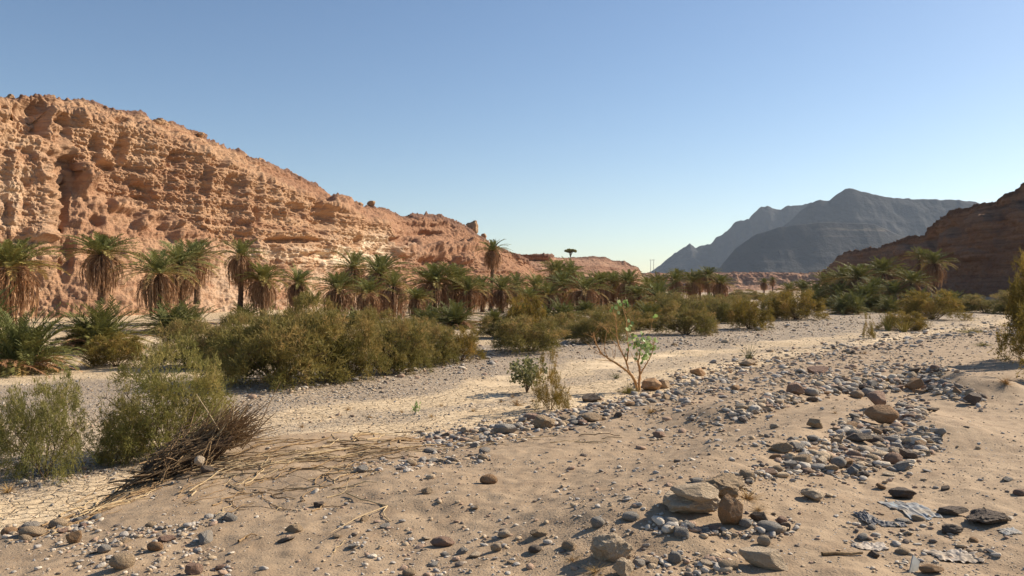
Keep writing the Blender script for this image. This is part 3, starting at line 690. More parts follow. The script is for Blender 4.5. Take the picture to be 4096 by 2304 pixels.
def clump(vx, vbase, width, d, label, zs=1.0, k=0, dead=True):
    b = at(vx, vbase, d); zg = float(gz(np.array([b.x]), np.array([d]))[0])
    s = width*V/F*d/5.0
    e = empty('palm_clump', (b.x, d, zg), k*1.3, s); e.scale = (s, s, s*zs*1.08); tag(e, label, 'palm clump', 'trunkless palm clumps')
    link('fronds', CLUMPS[k % 3], e)
    if dead: link('dead_fronds', DEADB[k % 2], e)
    return e
CL = [
 (45, 915, 300, 29, 'large palm clump at the left edge with yellow and brown lower fronds', 1.0),
 (250, 885, 250, 38, 'wide trunkless palm clump with brown ground fronds left of the front palm trunk', .95),
 (450, 865, 190, 48, 'dark green palm clump behind the front palm trunk', .85),
 (-70, 900, 300, 33, 'palm clump mostly outside the left edge', 1.1),
 (620, 815, 110, 58, 'dark palm clump at the foot of the palm with the egg shaped skirt', .9),
 (1000, 830, 90, 52, 'small palm clump showing above the hedge below the first dense group', .9),
 (1155, 820, 150, 58, 'palm clump under the second palm group', .85),
 (1240, 825, 90, 62, 'narrow palm clump at the foot of the tall slender palm', .9),
 (1415, 800, 120, 66, 'dark green palm clump behind the bush below the middle cluster', 1.0),
 (1625, 800, 110, 70, 'green palm clump right of the leafy orange stemmed tree', .9),
 (1735, 790, 90, 84, 'palm clump at the foot of the row before the far mountain', .8),
 (2135, 785, 120, 94, 'dark palm clump in front of the shaded grove', 1.05),
 (2050, 775, 90, 118, 'palm clump at the left foot of the shaded grove', 1.1),
 (2240, 785, 90, 100, 'palm clump between the shaded grove and the wide skirted palm', .9),
 (2075, 752, 70, 132, 'palm clump filling the left back of the shaded grove', 1.1),
 (2400, 770, 120, 108, 'dim palm clump in the deep shade of the right cliff', .8),
 (2170, 770, 120, 106, 'palm clump in the middle of the shaded grove', 1.2),
 (1085, 815, 110, 60, 'palm clump at the left foot of the second palm group', .9),
 (1310, 812, 95, 76, 'palm clump left behind the taller golden tamarisk', .65),
 (1480, 808, 110, 80, 'palm clump under the right of the middle cluster', .6),
 (1560, 808, 100, 84, 'palm clump at the foot of the block with the longest brown skirts', .6),
 (1680, 795, 100, 92, 'palm clump at the left foot of the row before the far mountain', .9),
 (1790, 785, 90, 98, 'palm clump at the right foot of the row before the far mountain', .9),
 (900, 810, 120, 56, 'palm clump at the feet of the first dense group', .8),
 (760, 800, 90, 60, 'palm clump at the foot of the small lone palm', .7),
 (2300, 780, 110, 104, 'palm clump at the foot of the wide skirted palm', 1.0),
]
for i, a in enumerate(CL): clump(*a, k=i, dead=(i < 8))

# ------------------------------------------------------------------ feathery bushes
def bush_meshes(seed, mat, n0=18, n1=10, n2=11, n3=8, wide=1.0, leafw=.011, leafl=.085, droop=.35, updir=.6, stem=M_TWIG, tips=.34, twl=.15, clumps=85):
    """unit bush about 1 high; returns branches mesh, foliage mesh"""
    r = np.random.default_rng(seed); wb = MB()
    tp, td = [], []
    for i in range(n0):
        az = i*2.4+r.normal(0, .3); sp = r.uniform(.05, 1)**.6
        el = R(88-62*sp); L = r.uniform(.65, 1.0)*(1+.25*sp*wide)
        n = 8; t = np.linspace(0, 1, n)
        e = el-.35*t*sp+r.normal(0, .05); a = az+np.cumsum(r.normal(0, .12, n))
        d = np.stack([np.cos(e)*np.cos(a)*wide, np.cos(e)*np.sin(a)*wide, np.sin(e)], 1)
        P = np.zeros((n, 3)); P[1:] = np.cumsum(d[:-1]*L/(n-1), 0); P += np.array([r.normal(0, .05*wide), r.normal(0, .05*wide), -.03])
        wb.tube(P, np.linspace(.014, .003, n), 4)
        for j in range(n1):
            s = r.uniform(.18, 1)**.8; k = min(int(s*(n-1)), n-2); q = P[k]+(P[k+1]-P[k])*(s*(n-1)-k)
            a2 = r.uniform(0, 2*pi); dd = d[k]*.9+np.array([cos(a2)*.9, sin(a2)*.9, r.uniform(-.35, .9)]); dd /= np.linalg.norm(dd)
            L2 = r.uniform(.14, .34)*(1.15-.45*s)
            m = 5; tt = np.linspace(0, 1, m)[:, None]
            Q = q+dd*tt*L2+np.array([0, 0, -1])*(tt**2)*L2*.18
            wb.tube(Q, np.linspace(.005, .0015, m), 3)
            for _ in range(n2):
                u = r.uniform(.15, 1); tp.append(q+dd*u*L2+np.array([0, 0, -1])*u*u*L2*.18); td.append(dd)
    # sprays gathered into clumps that fill the dome down to the ground
    nc = clumps; ph = r.uniform(0, 2*pi, nc); cz = r.uniform(-.02, 1, nc)**.85; q = np.sqrt(np.clip(1-(cz*.92)**2.2, .02, 1))
    fr_ = 1-.55*r.uniform(0, 1, nc)**2.2; lump = 1+.22*gnoise(np.cos(ph)*1.6, np.sin(ph)*1.6, cz*2, 230+seed)
    cc = np.stack([np.cos(ph)*q*fr_*wide*.92*lump, np.sin(ph)*q*fr_*wide*.92*lump, .06+cz*fr_*.88*lump], 1)
    cr_ = r.uniform(.10, .20, nc); per = 36; ctone = np.repeat(r.normal(0, .17, nc), per)
    off = r.normal(size=(nc, per, 3)); off /= np.linalg.norm(off, axis=2)[..., None]; off *= (r.uniform(0, 1, (nc, per))**.5*cr_[:, None])[..., None]
    cp = (cc[:, None]+off*np.array([1.15, 1.15, .8])).reshape(-1, 3); cp[:, 2] = np.maximum(cp[:, 2], .015)
    out = (cc*np.array([1, 1, .8])); out /= np.linalg.norm(out, axis=1)[:, None]
    cd = (out[:, None]*.7+off/cr_[:, None, None]*.5).reshape(-1, 3)
    tp = np.concatenate([np.array(tp)[::3], cp]); td = np.concatenate([np.array(td)[::3], cd]); N2 = len(tp)
    tw = td*.8+r.normal(0, .42, (N2, 3))+np.array([0, 0, updir*.6]); tw /= np.linalg.norm(tw, axis=1)[:, None]
    tl = r.uniform(.6, 1.2, N2)*twl
    # leaflets on each twig
    s = np.tile(np.linspace(.08, 1, n3), (N2, 1))+r.normal(0, .03, (N2, n3))
    B = tp[:, None]+tw[:, None]*(s*tl[:, None])[..., None]+np.array([0, 0, -1])*(s**2*tl[:, None]*droop)[..., None]
    D_ = tw[:, None]+r.normal(0, .55, (N2, n3, 3))+np.array([0, 0, -.1]); D_ /= np.linalg.norm(D_, axis=2)[..., None]
    l = (leafl*r.uniform(.6, 1.25, (N2, n3)))[..., None]
    Wd = np.cross(D_, r.normal(size=(N2, n3, 3))); Wd /= np.linalg.norm(Wd, axis=2)[..., None]; Wd = Wd*leafw/2
    VV = np.stack([B, B+D_*l*.45+Wd, B+D_*l, B+D_*l*.45-Wd], 2)
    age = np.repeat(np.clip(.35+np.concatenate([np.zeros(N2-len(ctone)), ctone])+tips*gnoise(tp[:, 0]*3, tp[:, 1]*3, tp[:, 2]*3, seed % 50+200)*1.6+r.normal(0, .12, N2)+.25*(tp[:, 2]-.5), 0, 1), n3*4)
    VV = VV.reshape(-1, 3); o = np.arange(N2*n3)*4
    lo = VV[:, 2].copy()
    fm = mesh_np('foliage', VV, np.stack([o, o+1, o+2, o+3], 1), mat, False, {'age': age})
    return wb.mesh('branches', stem), fm
BU = {
 'a': bush_meshes(1, M_TAM, 20, 8, 10, 9, 1.0, clumps=72), 'b': bush_meshes(2, M_TAM, 20, 8, 10, 9, 1.0, clumps=64), 'c': bush_meshes(3, M_TAM, 22, 9, 10, 9, 1.05, clumps=92),
 'g': bush_meshes(4, M_TAM2, 15, 9, 10, 9, 1.0, .0085, .065, tips=.3, clumps=78, twl=.14, updir=.15, droop=.6), 'h': bush_meshes(5, M_TAM2, 11, 8, 10, 9, .95, .009, .07, tips=.3, clumps=58, twl=.15, updir=.15, droop=.6),
 'y': bush_meshes(6, M_TAMY, 18, 8, 10, 9, 1.0, clumps=58), 's': bush_meshes(7, M_TAMY, 7, 8, 9, 8, .9, .011, .07, clumps=34)}
def bush(vx, vtop, vbase, width, label, kind='a', d=None, name='tamarisk_bush', cat='bush', rz=None, grp='tamarisk bushes on the wadi floor', zoff=0):
    px, py = vx*V, vbase*V
    if d is None: x, y, z = hit(px, py)
    else: p = at(vx, vbase, d); x, y = p.x, d; z = float(gz(np.array([x]), np.array([d]))[0])
    h = (vbase-vtop)*V/F*y if d is None else (at(vx, vtop, y).z-z)
    h *= 1.03; wd = width*V/F*y/2.05
    e = empty(name, (x, y, z-.02+zoff), rz if rz is not None else (vx*.37) % 6.28); e.scale = (wd, wd, h); tag(e, label, cat, grp)
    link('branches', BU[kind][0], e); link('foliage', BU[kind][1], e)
    return e
B_ = [
 (112, 952, 1200, 215, 'sparse green tamarisk with visible stems at the left edge', 'h'),
 (425, 885, 1150, 310, 'green feathery tamarisk behind the driftwood heap', 'g'),
 (312, 1050, 1165, 130, 'low green skirt of tamarisk left of the driftwood heap', 'g'),
 (295, 845, 922, 165, 'small yellow green tamarisk before the wide trunkless palm clump', 'y'),
 (480, 812, 925, 190, 'olive tamarisk at the foot of the front palm trunk', 'a'),
 (700, 775, 965, 330, 'largest brownish tamarisk of the hedge', 'c'),
 (600, 800, 925, 200, 'tamarisk filling the hedge left of the largest brownish one', 'b'),
 (885, 795, 948, 190, 'dark green tamarisk right of the largest one in the hedge', 'b'),
 (1000, 810, 935, 190, 'third olive tamarisk from the right end of the hedge', 'a'),
 (1085, 822, 918, 150, 'rounded olive tamarisk near the right end of the hedge', 'a'),
 (1160, 828, 908, 120, 'brown tinged tamarisk closing the right end of the hedge', 'y'),
 (1330, 800, 884, 200, 'isolated broad tamarisk mid picture', 'a'),
 (1320, 750, 850, 120, 'taller golden tamarisk behind the isolated broad one', 'y'),
 (1500, 790, 862, 170, 'tamarisk behind the orange stemmed tree', 'b'),
 (1600, 785, 830, 120, 'low olive tamarisk right behind the orange stemmed tree', 'a'),
 (1725, 765, 842, 160, 'dark based tamarisk right of the orange stemmed tree', 'b'),
 (1800, 752, 812, 110, 'olive tamarisk behind the dark based one', 'a'),
 (1885, 755, 828, 120, 'rounded tamarisk on the edge of the grey gravel', 'y'),
 (1835, 745, 808, 120, 'olive tamarisk behind the rounded one on the gravel edge', 'a'),
 (1950, 740, 800, 110, 'tamarisk between the gravel edge and the shaded grove', 'a'),
 (2005, 735, 804, 150, 'wide tamarisk at the near end of the shaded grove', 'y'),
 (2135, 745, 783, 75, 'small golden tamarisk before the shaded grove', 'y'),
 (2205, 742, 781, 120, 'low pale tamarisk before the shaded grove', 'y'),
 (2345, 735, 803, 165, 'bright yellow green bush at the end of the stony bank', 'y'),
 (2270, 785, 830, 120, 'low straggling bush before the bright yellow green one', 'y'),
 (1680, 740, 800, 120, 'olive tamarisk under the row of palms', 'a'),
 (1540, 770, 838, 120, 'brownish tamarisk behind the leafy top of the orange stemmed tree', 'a'),
 (1250, 800, 850, 110, 'small tamarisk left behind the isolated broad one', 'b'),
 (770, 755, 880, 180, 'tall tamarisk rising behind the largest one of the hedge', 'b'),
 (950, 790, 880, 150, 'tamarisk behind the dark green one in the hedge', 'b'),
 (1060, 800, 860, 120, 'low tamarisk under the left of the second palm group', 'a'),
 (1430, 790, 850, 130, 'tamarisk in the gap right of the isolated broad one', 'a'),
 (1620, 760, 805, 90, 'small olive tamarisk under the low yellowish palm', 'y'),
 (1760, 745, 795, 110, 'olive tamarisk at the foot of the row of palms', 'a'),
 (210, 820, 880, 90, 'small brown tamarisk between the two large palm clumps', 'b'),
]
for a in B_: bush(*a)
bush(2625, 640, 905, 190, 'tall golden bush cut off by the right edge', 'y')
bush(2690, 700, 960, 230, 'golden bush just beyond the right edge', 'y')
bush(-60, 1020, 1190, 160, 'green tamarisk just beyond the left edge', 'h')
for i, (x, d, wv, tv) in enumerate([(1850, 175, 90, 742), (1905, 185, 110, 738), (1960, 170, 80, 735), (1790, 160, 90, 745), (1870, 210, 80, 730), (2480, 100, 160, 745), (2560, 95, 120, 735), (2420, 112, 120, 745)]):
    bush(x, tv, 760, wv, ['hazy far bush left of the two thin palms', 'hazy far bush under the two thin palms', 'hazy far bush right of the two thin palms', 'far bush behind the row of palms', 'farthest hazy bush before the scarp', 'dim bush deep in the shade of the right cliff', 'dim bush behind the golden bush at the right edge', 'dim bush at the left of the deep cliff shade'][i], 'b', d=d, name='far_bush', cat='bush', grp='far bushes')
bush(1385, 895, 1032, 105, 'slender young tamarisk with a bare stem on the stony bank', 's', name='tamarisk_sapling', cat='sapling')
bush(2185, 795, 852, 34, 'dry upright twiggy shrub on the far stones', 's', name='twiggy_shrub', cat='shrub')

# leafy shrub, tiny plant: broad leaves
def leafy_mesh(seed, n, lw, ll, mat, wide=.55, base_h=.25):
    r = np.random.default_rng(seed); p = r.normal(size=(n, 3)); p /= np.linalg.norm(p, axis=1)[:, None]; p *= (r.uniform(0, 1, n)**.4)[:, None]
    p += .42*np.stack([gnoise(p[:, 0]*2, p[:, 1]*2, p[:, 2]*2, 210+k) for k in range(3)], 1)
    p = p*np.array([wide, wide, .42])+np.array([0, 0, base_h+.35])
    D_ = r.normal(size=(n, 3))+np.array([0, 0, .5]); D_ /= np.linalg.norm(D_, axis=1)[:, None]
    Wd = np.cross(D_, r.normal(size=(n, 3))); Wd /= np.linalg.norm(Wd, axis=1)[:, None]
    l = (ll*r.uniform(.6, 1.2, n))[:, None]; Wd *= l*lw
    VV = np.stack([p, p+D_*l*.35+Wd, p+D_*l*.75+Wd*.8, p+D_*l, p+D_*l*.75-Wd*.8, p+D_*l*.35-Wd], 1).reshape(-1, 3); o = np.arange(n)*6
    return mesh_np('foliage', VV, [np.stack([o, o+1, o+2, o+5], 1), np.stack([o+5, o+2, o+3, o+4], 1)], mat, False, {'age': np.repeat(r.uniform(0, 1, n), 6)})
def stems_mesh(seed, n, h, rad, spread, mat):
    r = np.random.default_rng(seed); mb = MB()
    for i in range(n):
        az = r.uniform(0, 6.28); t = np.linspace(0, 1, 6)
        P = np.stack([t*cos(az)*spread*r.uniform(.3, 1), t*sin(az)*spread*r.uniform(.3, 1), t*h*r.uniform(.7, 1)], 1)+r.normal(0, .02, (6, 3))*t[:, None]
        mb.tube(P, np.linspace(rad, rad*.3, 6), 5)
    return mb.mesh('branches', mat)
def leafy(vx, vtop, vbase, width, label, seed, n, lw, ll, name, cat, mat=M_OLIVE):
    x, y, z = hit(vx*V, vbase*V); h = (vbase-vtop)*V/F*y; wd = width*V/F*y/1.15
    e = empty(name, (x, y, z-.02)); e.scale = (wd, wd, h); tag(e, label, cat)
    link('branches', stems_mesh(seed, 9, .8, .015, .4, M_TWIG), e); link('foliage', leafy_mesh(seed, n, lw, ll, mat), e)
leafy(1325, 902, 988, 100, 'rounded shrub with small waxy green leaves left of the slender sapling', 3, 1000, .32, .10, 'leafy_shrub', 'shrub')
leafy(1045, 1012, 1042, 26, 'tiny green plant alone on the cracked silt', 4, 60, .34, .22, 'small_plant', 'plant', M_GREEN)
leafy(2365, 735, 765, 70, 'broad leaved green plant growing out of the bright yellow green bush', 5, 160, .35, .16, 'leafy_shrub', 'shrub', M_GREEN)

# grass and reed tufts
def tuft_mesh(seed, n, mat, spread=.5, curve=.5, wd=.012):
    r = np.random.default_rng(seed); mb = MB()
    for i in range(n):
        az = r.uniform(0, 6.28); el = R(r.uniform(90-75*spread*1.3, 90)); L = r.uniform(.5, 1.05); t = np.linspace(0, 1, 5)
        e = el-curve*t**1.5; d = np.stack([np.cos(e)*cos(az), np.cos(e)*sin(az), np.sin(e)], 1)
        P = np.zeros((5, 3)); P[1:] = np.cumsum(d[:-1]*L/4, 0); P += [r.normal(0, .05), r.normal(0, .05), 0]
        mb.tube(P, np.linspace(wd, wd*.2, 5), 3, 0, r.uniform(0, 1))
    return mb.mesh('grass_tuft', mat, False)
T_REED = [tuft_mesh(s, 34, M_OLIVE if s == 1 else M_YEL, .55, .45, .018) for s in (1, 2)]
T_DRY = [tuft_mesh(s, 90, M_DRY, .95, .8, .012) for s in (3, 4)]
T_YEL = tuft_mesh(5, 140, M_YEL, .8, .5, .012)
def tuft(vx, vbase, hv, wv, label, me, name, cat, grp=None):
    x, y, z = hit(vx*V, vbase*V); s = V/F*y
    o = link(name, me, None, (x, y, z-.01), (0, 0, vx % 6.28), (wv*s/1.3, wv*s/1.3, hv*s)); tag(o, label, cat, grp)
tuft(2235, 832, 62, 75, 'fan of upright reeds left of the bright yellow green bush', T_REED[1], 'reed_tuft', 'reeds')
tuft(2275, 836, 45, 60, 'shorter reeds right of the fan of upright reeds', T_REED[1], 'reed_tuft', 'reeds')
tuft(1885, 906, 48, 50, 'olive reed tuft on the stony edge of the pale silt', T_REED[0], 'reed_tuft', 'reeds')
tuft(1580, 990, 32, 55, 'bright yellow green grass left of the orange stemmed tree', T_YEL, 'grass_tuft', 'grass')
tuft(2445, 838, 18, 80, 'flat patch of yellow grass on the far stones at right', T_YEL, 'grass_tuft', 'grass')
tuft(2475, 870, 14, 50, 'yellow grass patch nearest the golden bush at the right edge', T_YEL, 'grass_tuft', 'grass')
tuft(1550, 952, 20, 50, 'small olive cushion bush on the silt behind the orange stemmed tree', T_REED[0], 'cushion_plant', 'plant')
tuft(1640, 1040, 30, 50, 'round dry tumbleweed on the sand right of the tree', T_DRY[0], 'dry_shrub', 'dry shrub')
tuft(2530, 965, 26, 50, 'lone dry shrub on the bare sand near the right edge', T_DRY[1], 'dry_shrub', 'dry shrub')
tuft(1300, 1020, 30, 40, 'dry grass at the foot of the slender sapling', T_DRY[0], 'grass_tuft', 'grass')
tuft(1880, 1255, 34, 110, 'orange dry grass between the pale boulder and the sandy hummock', T_DRY[1], 'grass_tuft', 'grass')
tuft(1905, 1285, 26, 70, 'orange dry grass right of the upright orange boulder', T_DRY[0], 'grass_tuft', 'grass')
tuft(1500, 1440, 30, 90, 'dry grass at the bottom edge left of the rough pale boulder', T_DRY[0], 'grass_tuft', 'grass')
tuft(1440, 1410, 22, 60, 'thin dry grass left of the bottom edge boulders', T_DRY[1], 'grass_tuft', 'grass')
tuft(20, 1240, 36, 50, 'dry grass at the left edge on the silt', T_DRY[1], 'grass_tuft', 'grass')
DG = [(1010, 1038), (1085, 1050), (1110, 1022), (1190, 1035), (930, 1052), (1290, 1000), (1340, 1010), (875, 1032), (1260, 1012), (760, 1075), (2100, 1040), (2185, 1070), (2010, 1195), (2080, 1180), (2230, 960), (2330, 985), (2150, 935), (1835, 935), (2175, 890), (1700, 1160)]
for i, (x, y) in enumerate(DG): tuft(x, y, 14, 20, 'small pale dry grass tuft scattered on sand or silt', T_DRY[i % 2], 'small_grass_tuft', 'grass', 'small dry grass tufts')

# ------------------------------------------------------------------ orange stemmed leafy tree
tx, ty, tz = hit(1605*V, 985*V)
e = empty('orange_stemmed_tree', (tx, ty, tz-.05)); tag(e, 'small tree with bare pale orange stems and a few big green leaves', 'tree')
k = V/F*ty; rg = np.random.default_rng(77)
def tp_(x, y, dy=0.): return np.array([(x-1605)*k, dy, (987-y)*k+.05])
mb = MB()
def limb(pts, r0, r1, dy=0):
    P = np.array([tp_(x, y, dy*i/len(pts)) for i, (x, y) in enumerate(pts)])
    t = np.linspace(0, len(P)-1, len(P)*4); Q = np.stack([np.interp(t, range(len(P)), P[:, c]) for c in range(3)], 1)
    Q = np.stack([blur(Q[:, c], 5) for c in range(3)], 1); Q += rg.normal(0, .006, Q.shape)
    mb.tube(Q, np.linspace(r0, r1, len(Q))*.58, 7, .14); return Q
limb([(1605, 992), (1600, 965), (1592, 950), (1572, 930), (1545, 912), (1515, 895), (1500, 872), (1492, 850), (1488, 835)], .085, .016, -.4)
limb([(1607, 992), (1608, 965), (1612, 940), (1606, 915), (1612, 895), (1618, 870), (1626, 850)], .08, .018, .3)
limb([(1598, 960), (1582, 935), (1574, 905), (1560, 880), (1553, 850), (1552, 815), (1548, 785)], .055, .014, .2)
limb([(1575, 915), (1584, 880), (1578, 845), (1580, 810), (1572, 780), (1574, 765)], .04, .012, .5)
limb([(1610, 945), (1622, 922), (1632, 905), (1640, 880), (1644, 850)], .04, .012, -.3)
limb([(1545, 912), (1530, 908), (1512, 906), (1490, 903)], .025, .008, -.4)
limb([(1530, 903), (1520, 880), (1526, 850), (1530, 835)], .025, .008, .4)
limb([(1515, 893), (1495, 880), (1478, 866), (1470, 860)], .02, .007, .2)
limb([(1612, 930), (1600, 905), (1600, 880), (1592, 860)], .03, .01, -.5)
limb([(1618, 870), (1634, 845), (1642, 820), (1646, 800)], .018, .007, .3)
limb([(1553, 850), (1536, 835), (1532, 815)], .016, .007, .3)
limb([(1560, 882), (1540, 860), (1532, 845)], .016, .007, -.4)
limb([(1606, 915), (1590, 900), (1580, 880)], .02, .008, -.6)
for i in range(52):
    x0, y0 = [(1490, 850), (1500, 872), (1553, 830), (1580, 820), (1532, 840), (1640, 870), (1512, 895), (1570, 900), (1592, 870), (1620, 880), (1545, 905), (1550, 800), (1574, 790)][i % 13]
    L_ = rg.uniform(18, 48); an_ = rg.normal(0, .55)+(-.35 if x0 < 1560 else .15); x1, y1 = x0+L_*sin(an_), y0-L_*cos(an_)
    limb([(x0, y0), ((x0+x1)/2+rg.normal(0, 3), (y0+y1)/2), (x1, y1)], .012, .004, rg.normal(0, .3))
link('trunk', mb.mesh('trunk', M_ORANGE), e)
lc = []
for (x, y, n, sp) in [(1585, 862, 7, 7), (1586, 838, 6, 5), (1622, 866, 34, 12), (1632, 878, 26, 10), (1610, 870, 12, 10), (1582, 822, 4, 4), (1548, 782, 5, 5), (1562, 770, 4, 4), (1574, 764, 5, 5), (1538, 795, 2, 4), (1590, 885, 8, 8), (1644, 798, 2, 3), (1628, 895, 12, 9), (1612, 895, 8, 8)]:
    for _ in range(n): lc.append(tp_(x+rg.normal(0, sp), y+rg.normal(0, sp), rg.normal(0, .18)))
lc = np.array(lc); n = len(lc); D_ = rg.normal(size=(n, 3))+[0, 0, .8]; D_ /= np.linalg.norm(D_, axis=1)[:, None]
Wd = np.cross(D_, rg.normal(size=(n, 3))*.6+np.array([0.3, -1, .2])); Wd /= np.linalg.norm(Wd, axis=1)[:, None]; l = rg.uniform(.09, .17, n)[:, None]; Wd *= l*.36
VV = np.stack([lc, lc+D_*l*.3+Wd*.9, lc+D_*l*.7+Wd, lc+D_*l, lc+D_*l*.7-Wd, lc+D_*l*.3-Wd*.9], 1).reshape(-1, 3); o = np.arange(n)*6
link('leaves', mesh_np('leaves', VV, [np.stack([o, o+1, o+2, o+5], 1), np.stack([o+5, o+2, o+3, o+4], 1)], M_GREEN, False, {'age': np.repeat(rg.uniform(0, 1, n), 6)}), e)

# ------------------------------------------------------------------ lone acacia, pole, ridge shrub
def top_z(objname, x, y):
    dg = bpy.context.evaluated_depsgraph_get(); ob = bpy.data.objects[objname]
    h_, loc, nn, ii = ob.ray_cast(Vector((x, y, 300)), Vector((0, 0, -1)))
    return loc.z if h_ else None
def acacia():
    d = 291; p = at(1435, 644, d); z = top_z('terrace_cliff', p.x, d) or p.z
    H = at(1435, 628, d).z-z; e = empty('flat_topped_tree', (p.x, d, z-.1)); tag(e, 'lone flat topped tree on the terrace against the sky', 'tree')
    r = np.random.default_rng(9); mb = MB(); Hh = H+.3
    for i in range(9):
        az = i*.9; ex = r.uniform(.5, 1.9); t = np.linspace(0, 1, 6)[:, None]
        P = np.array([0, 0, 0])*(1-t)+np.array([cos(az)*ex, sin(az)*ex, Hh*.95])*t; P[:, :2] *= t**1.2
        mb.tube(P, np.linspace(.12, .05, 6), 5)
    link('trunk', mb.mesh('trunk', M_TWIG), e)
    W2 = 31*V/F*d/2; cl = []
    for i in range(22):
        a = i*2.4; q = math.sqrt((i+.5)/22)*.85
        nn = 150; o_ = r.normal(size=(nn, 3)); o_ /= np.linalg.norm(o_, axis=1)[:, None]; o_ *= (r.uniform(0, 1, nn)**.5)[:, None]
        cl.append(np.array([cos(a)*q*W2, sin(a)*q*W2, Hh*(.90-.20*q*q+r.normal(0, .03))])+o_*np.array([W2*.24, W2*.24, Hh*.13]))
    c = np.concatenate(cl); n = len(c)
    D_ = r.normal(size=(n, 3)); D_ /= np.linalg.norm(D_, axis=1)[:, None]; W_ = np.cross(D_, r.normal(size=(n, 3))); W_ /= np.linalg.norm(W_, axis=1)[:, None]
    s_ = r.uniform(.12, .24, n)[:, None]
    VV = np.stack([c-D_*s_, c+W_*s_*.7, c+D_*s_, c-W_*s_*.7], 1).reshape(-1, 3); o = np.arange(n)*4
    link('crown', mesh_np('crown', VV, np.stack([o, o+1, o+2, o+3], 1), M_TAM2, False, {'age': np.full(n*4, .3)}), e)
acacia()
mp = NT('grey pole'); mp.color((.42, .40, .37)); M_POLE = mp.m
d = 597.; p = at(1644, 684, d); z = (top_z('far_terrace', p.x, d+6) or p.z)-.3
e = empty('utility_pole', (p.x, d+6, z)); tag(e, 'pale twin power line pole with a crossbar on the far terrace', 'pole')
hh = at(1644, 652, d).z-z
for s in (-1, 1):
    mb = MB(); mb.tube([(s*1.15, 0, 0), (s*1.15, 0, hh)], [.22, .15], 8); link('post', mb.mesh('post', M_POLE), e)
mb = MB(); mb.tube([(-1.9, 0, hh-.5), (1.9, 0, hh-.5)], [.12, .12], 6); link('crossbar', mb.mesh('crossbar', M_POLE), e)
for s in (-1.7, 0, 1.7):
    mb = MB(); mb.tube([(s, 0, hh-.4), (s, 0, hh+.15)], [.09, .06], 6); link('insulator', mb.mesh('insulator', M_POLE), e)
def on_cliff(vx, d): 
    p = at(vx, 500, d); return p.x, d, top_z('cliff', p.x, d)
x, y, z = on_cliff(1005, 186)
if z:
    o = empty('ridge_shrub', (x, y, z-.1)); o.scale = (2.0, 2.0, 2.4); tag(o, 'small green shrub on the crest of the left cliff', 'shrub')
    link('branches', BU['h'][0], o); link('foliage', BU['h'][1], o)
# ------------------------------------------------------------------ stones
def ico(sub):
    import bmesh
    bm = bmesh.new(); bmesh.ops.create_icosphere(bm, subdivisions=sub, radius=1)
    v_ = np.array([x.co[:] for x in bm.verts]); f_ = np.array([[q.index for q in x.verts] for x in bm.faces]); bm.free(); return v_, f_
ICO = {s: ico(s) for s in (1, 2, 3, 4, 5)}
def stone_v(seed, kind, sub):
    """unit stone, about 1 across each axis (half sizes .5), origin at the centre"""
    r = np.random.default_rng(seed); v_, f_ = ICO[sub]; v_ = v_.copy()
    if kind == 'round':
        v_ = v_*(1+.10*gnoise(v_[:, 0]*1.1+seed, v_[:, 1]*1.1, v_[:, 2]*1.1, 300)[:, None]+.02*gnoise(v_[:, 0]*5, v_[:, 1]*5+seed, v_[:, 2]*5, 301)[:, None])
        for _ in range(3):
            n_ = r.normal(size=3); n_ /= np.linalg.norm(n_); h_ = r.uniform(.72, .9); q = v_@n_-h_; v_ = v_-np.maximum(q, 0)[:, None]*n_*.75
    else:
        for _ in range(13 if kind == 'angular' else 9):
            n_ = r.normal(size=3); n_ /= np.linalg.norm(n_); h_ = r.uniform(.52, .82); q = v_@n_-h_; v_ = v_-np.maximum(q, 0)[:, None]*n_
        if sub > 2:
            s_ = {'angular': (.05, .022), 'slab': (.05, .02), 'rough': (.16, .10)}[kind]
            v_ = v_*(1+s_[0]*gnoise(v_[:, 0]*2.3+seed, v_[:, 1]*2.3, v_[:, 2]*2.3, 302)[:, None]+s_[1]*fbm(v_[:, 0]*7+seed, v_[:, 1]*7, v_[:, 2]*7, 4, 303)[:, None])
    lo, hi = v_.min(0), v_.max(0); v_ = (v_-(lo+hi)/2)/(hi-lo)
    return v_, f_
def stone_mat(name, c1, c2, c3=None):
    m = NT(name); P = m.pos(True); oi = m.n('ShaderNodeObjectInfo').outputs['Random']
    W_ = m.n('ShaderNodeVectorMath', operation='ADD'); m.l(P, W_.inputs[0]); cx = m.n('ShaderNodeCombineXYZ'); m.l(m.math('MULTIPLY', oi, 37.), cx.inputs[0]); m.l(cx.outputs[0], W_.inputs[1]); P = W_.outputs[0]
    c = m.mix(oi, c1, c2); nn = m.noise(P, 2.4, 6, .6)
    c = m.mix(m.math('MULTIPLY', m.fr(nn, .45, .7), .6), c, c3 or tuple(x*.6 for x in c1))
    c = m.mix(m.math('MULTIPLY', m.fr(m.noise(P, 14, 3, .7), .55, .75), .35), c, tuple(x*.5 for x in c2))
    c = m.mix(m.math('MULTIPLY', m.fr(m.noise(P, 1.1, 4, .6), .52, .62), .35), c, (.40, .30, .20))
    m.color(c); m.bump(m.noise(P, 9, 6, .7), .10, .8); m.b.inputs['Roughness'].default_value = .85
    return m.m
SM = {'grey': stone_mat('grey stone', (.42, .375, .32), (.28, .255, .225)), 'dark': stone_mat('dark stone', (.16, .125, .10), (.20, .15, .115)),
      'tan': stone_mat('tan stone', (.50, .365, .23), (.42, .30, .19)), 'pink': stone_mat('pinkish brown stone', (.38, .245, .175), (.32, .20, .145)),
      'pale': stone_mat('pale stone', (.64, .50, .345), (.58, .46, .33), (.46, .33, .21)), 'orange': stone_mat('orange brown stone', (.43, .26, .135), (.37, .22, .12)),
      'sandy': stone_mat('crumbly sandy rock', (.42, .30, .185), (.38, .27, .165))}
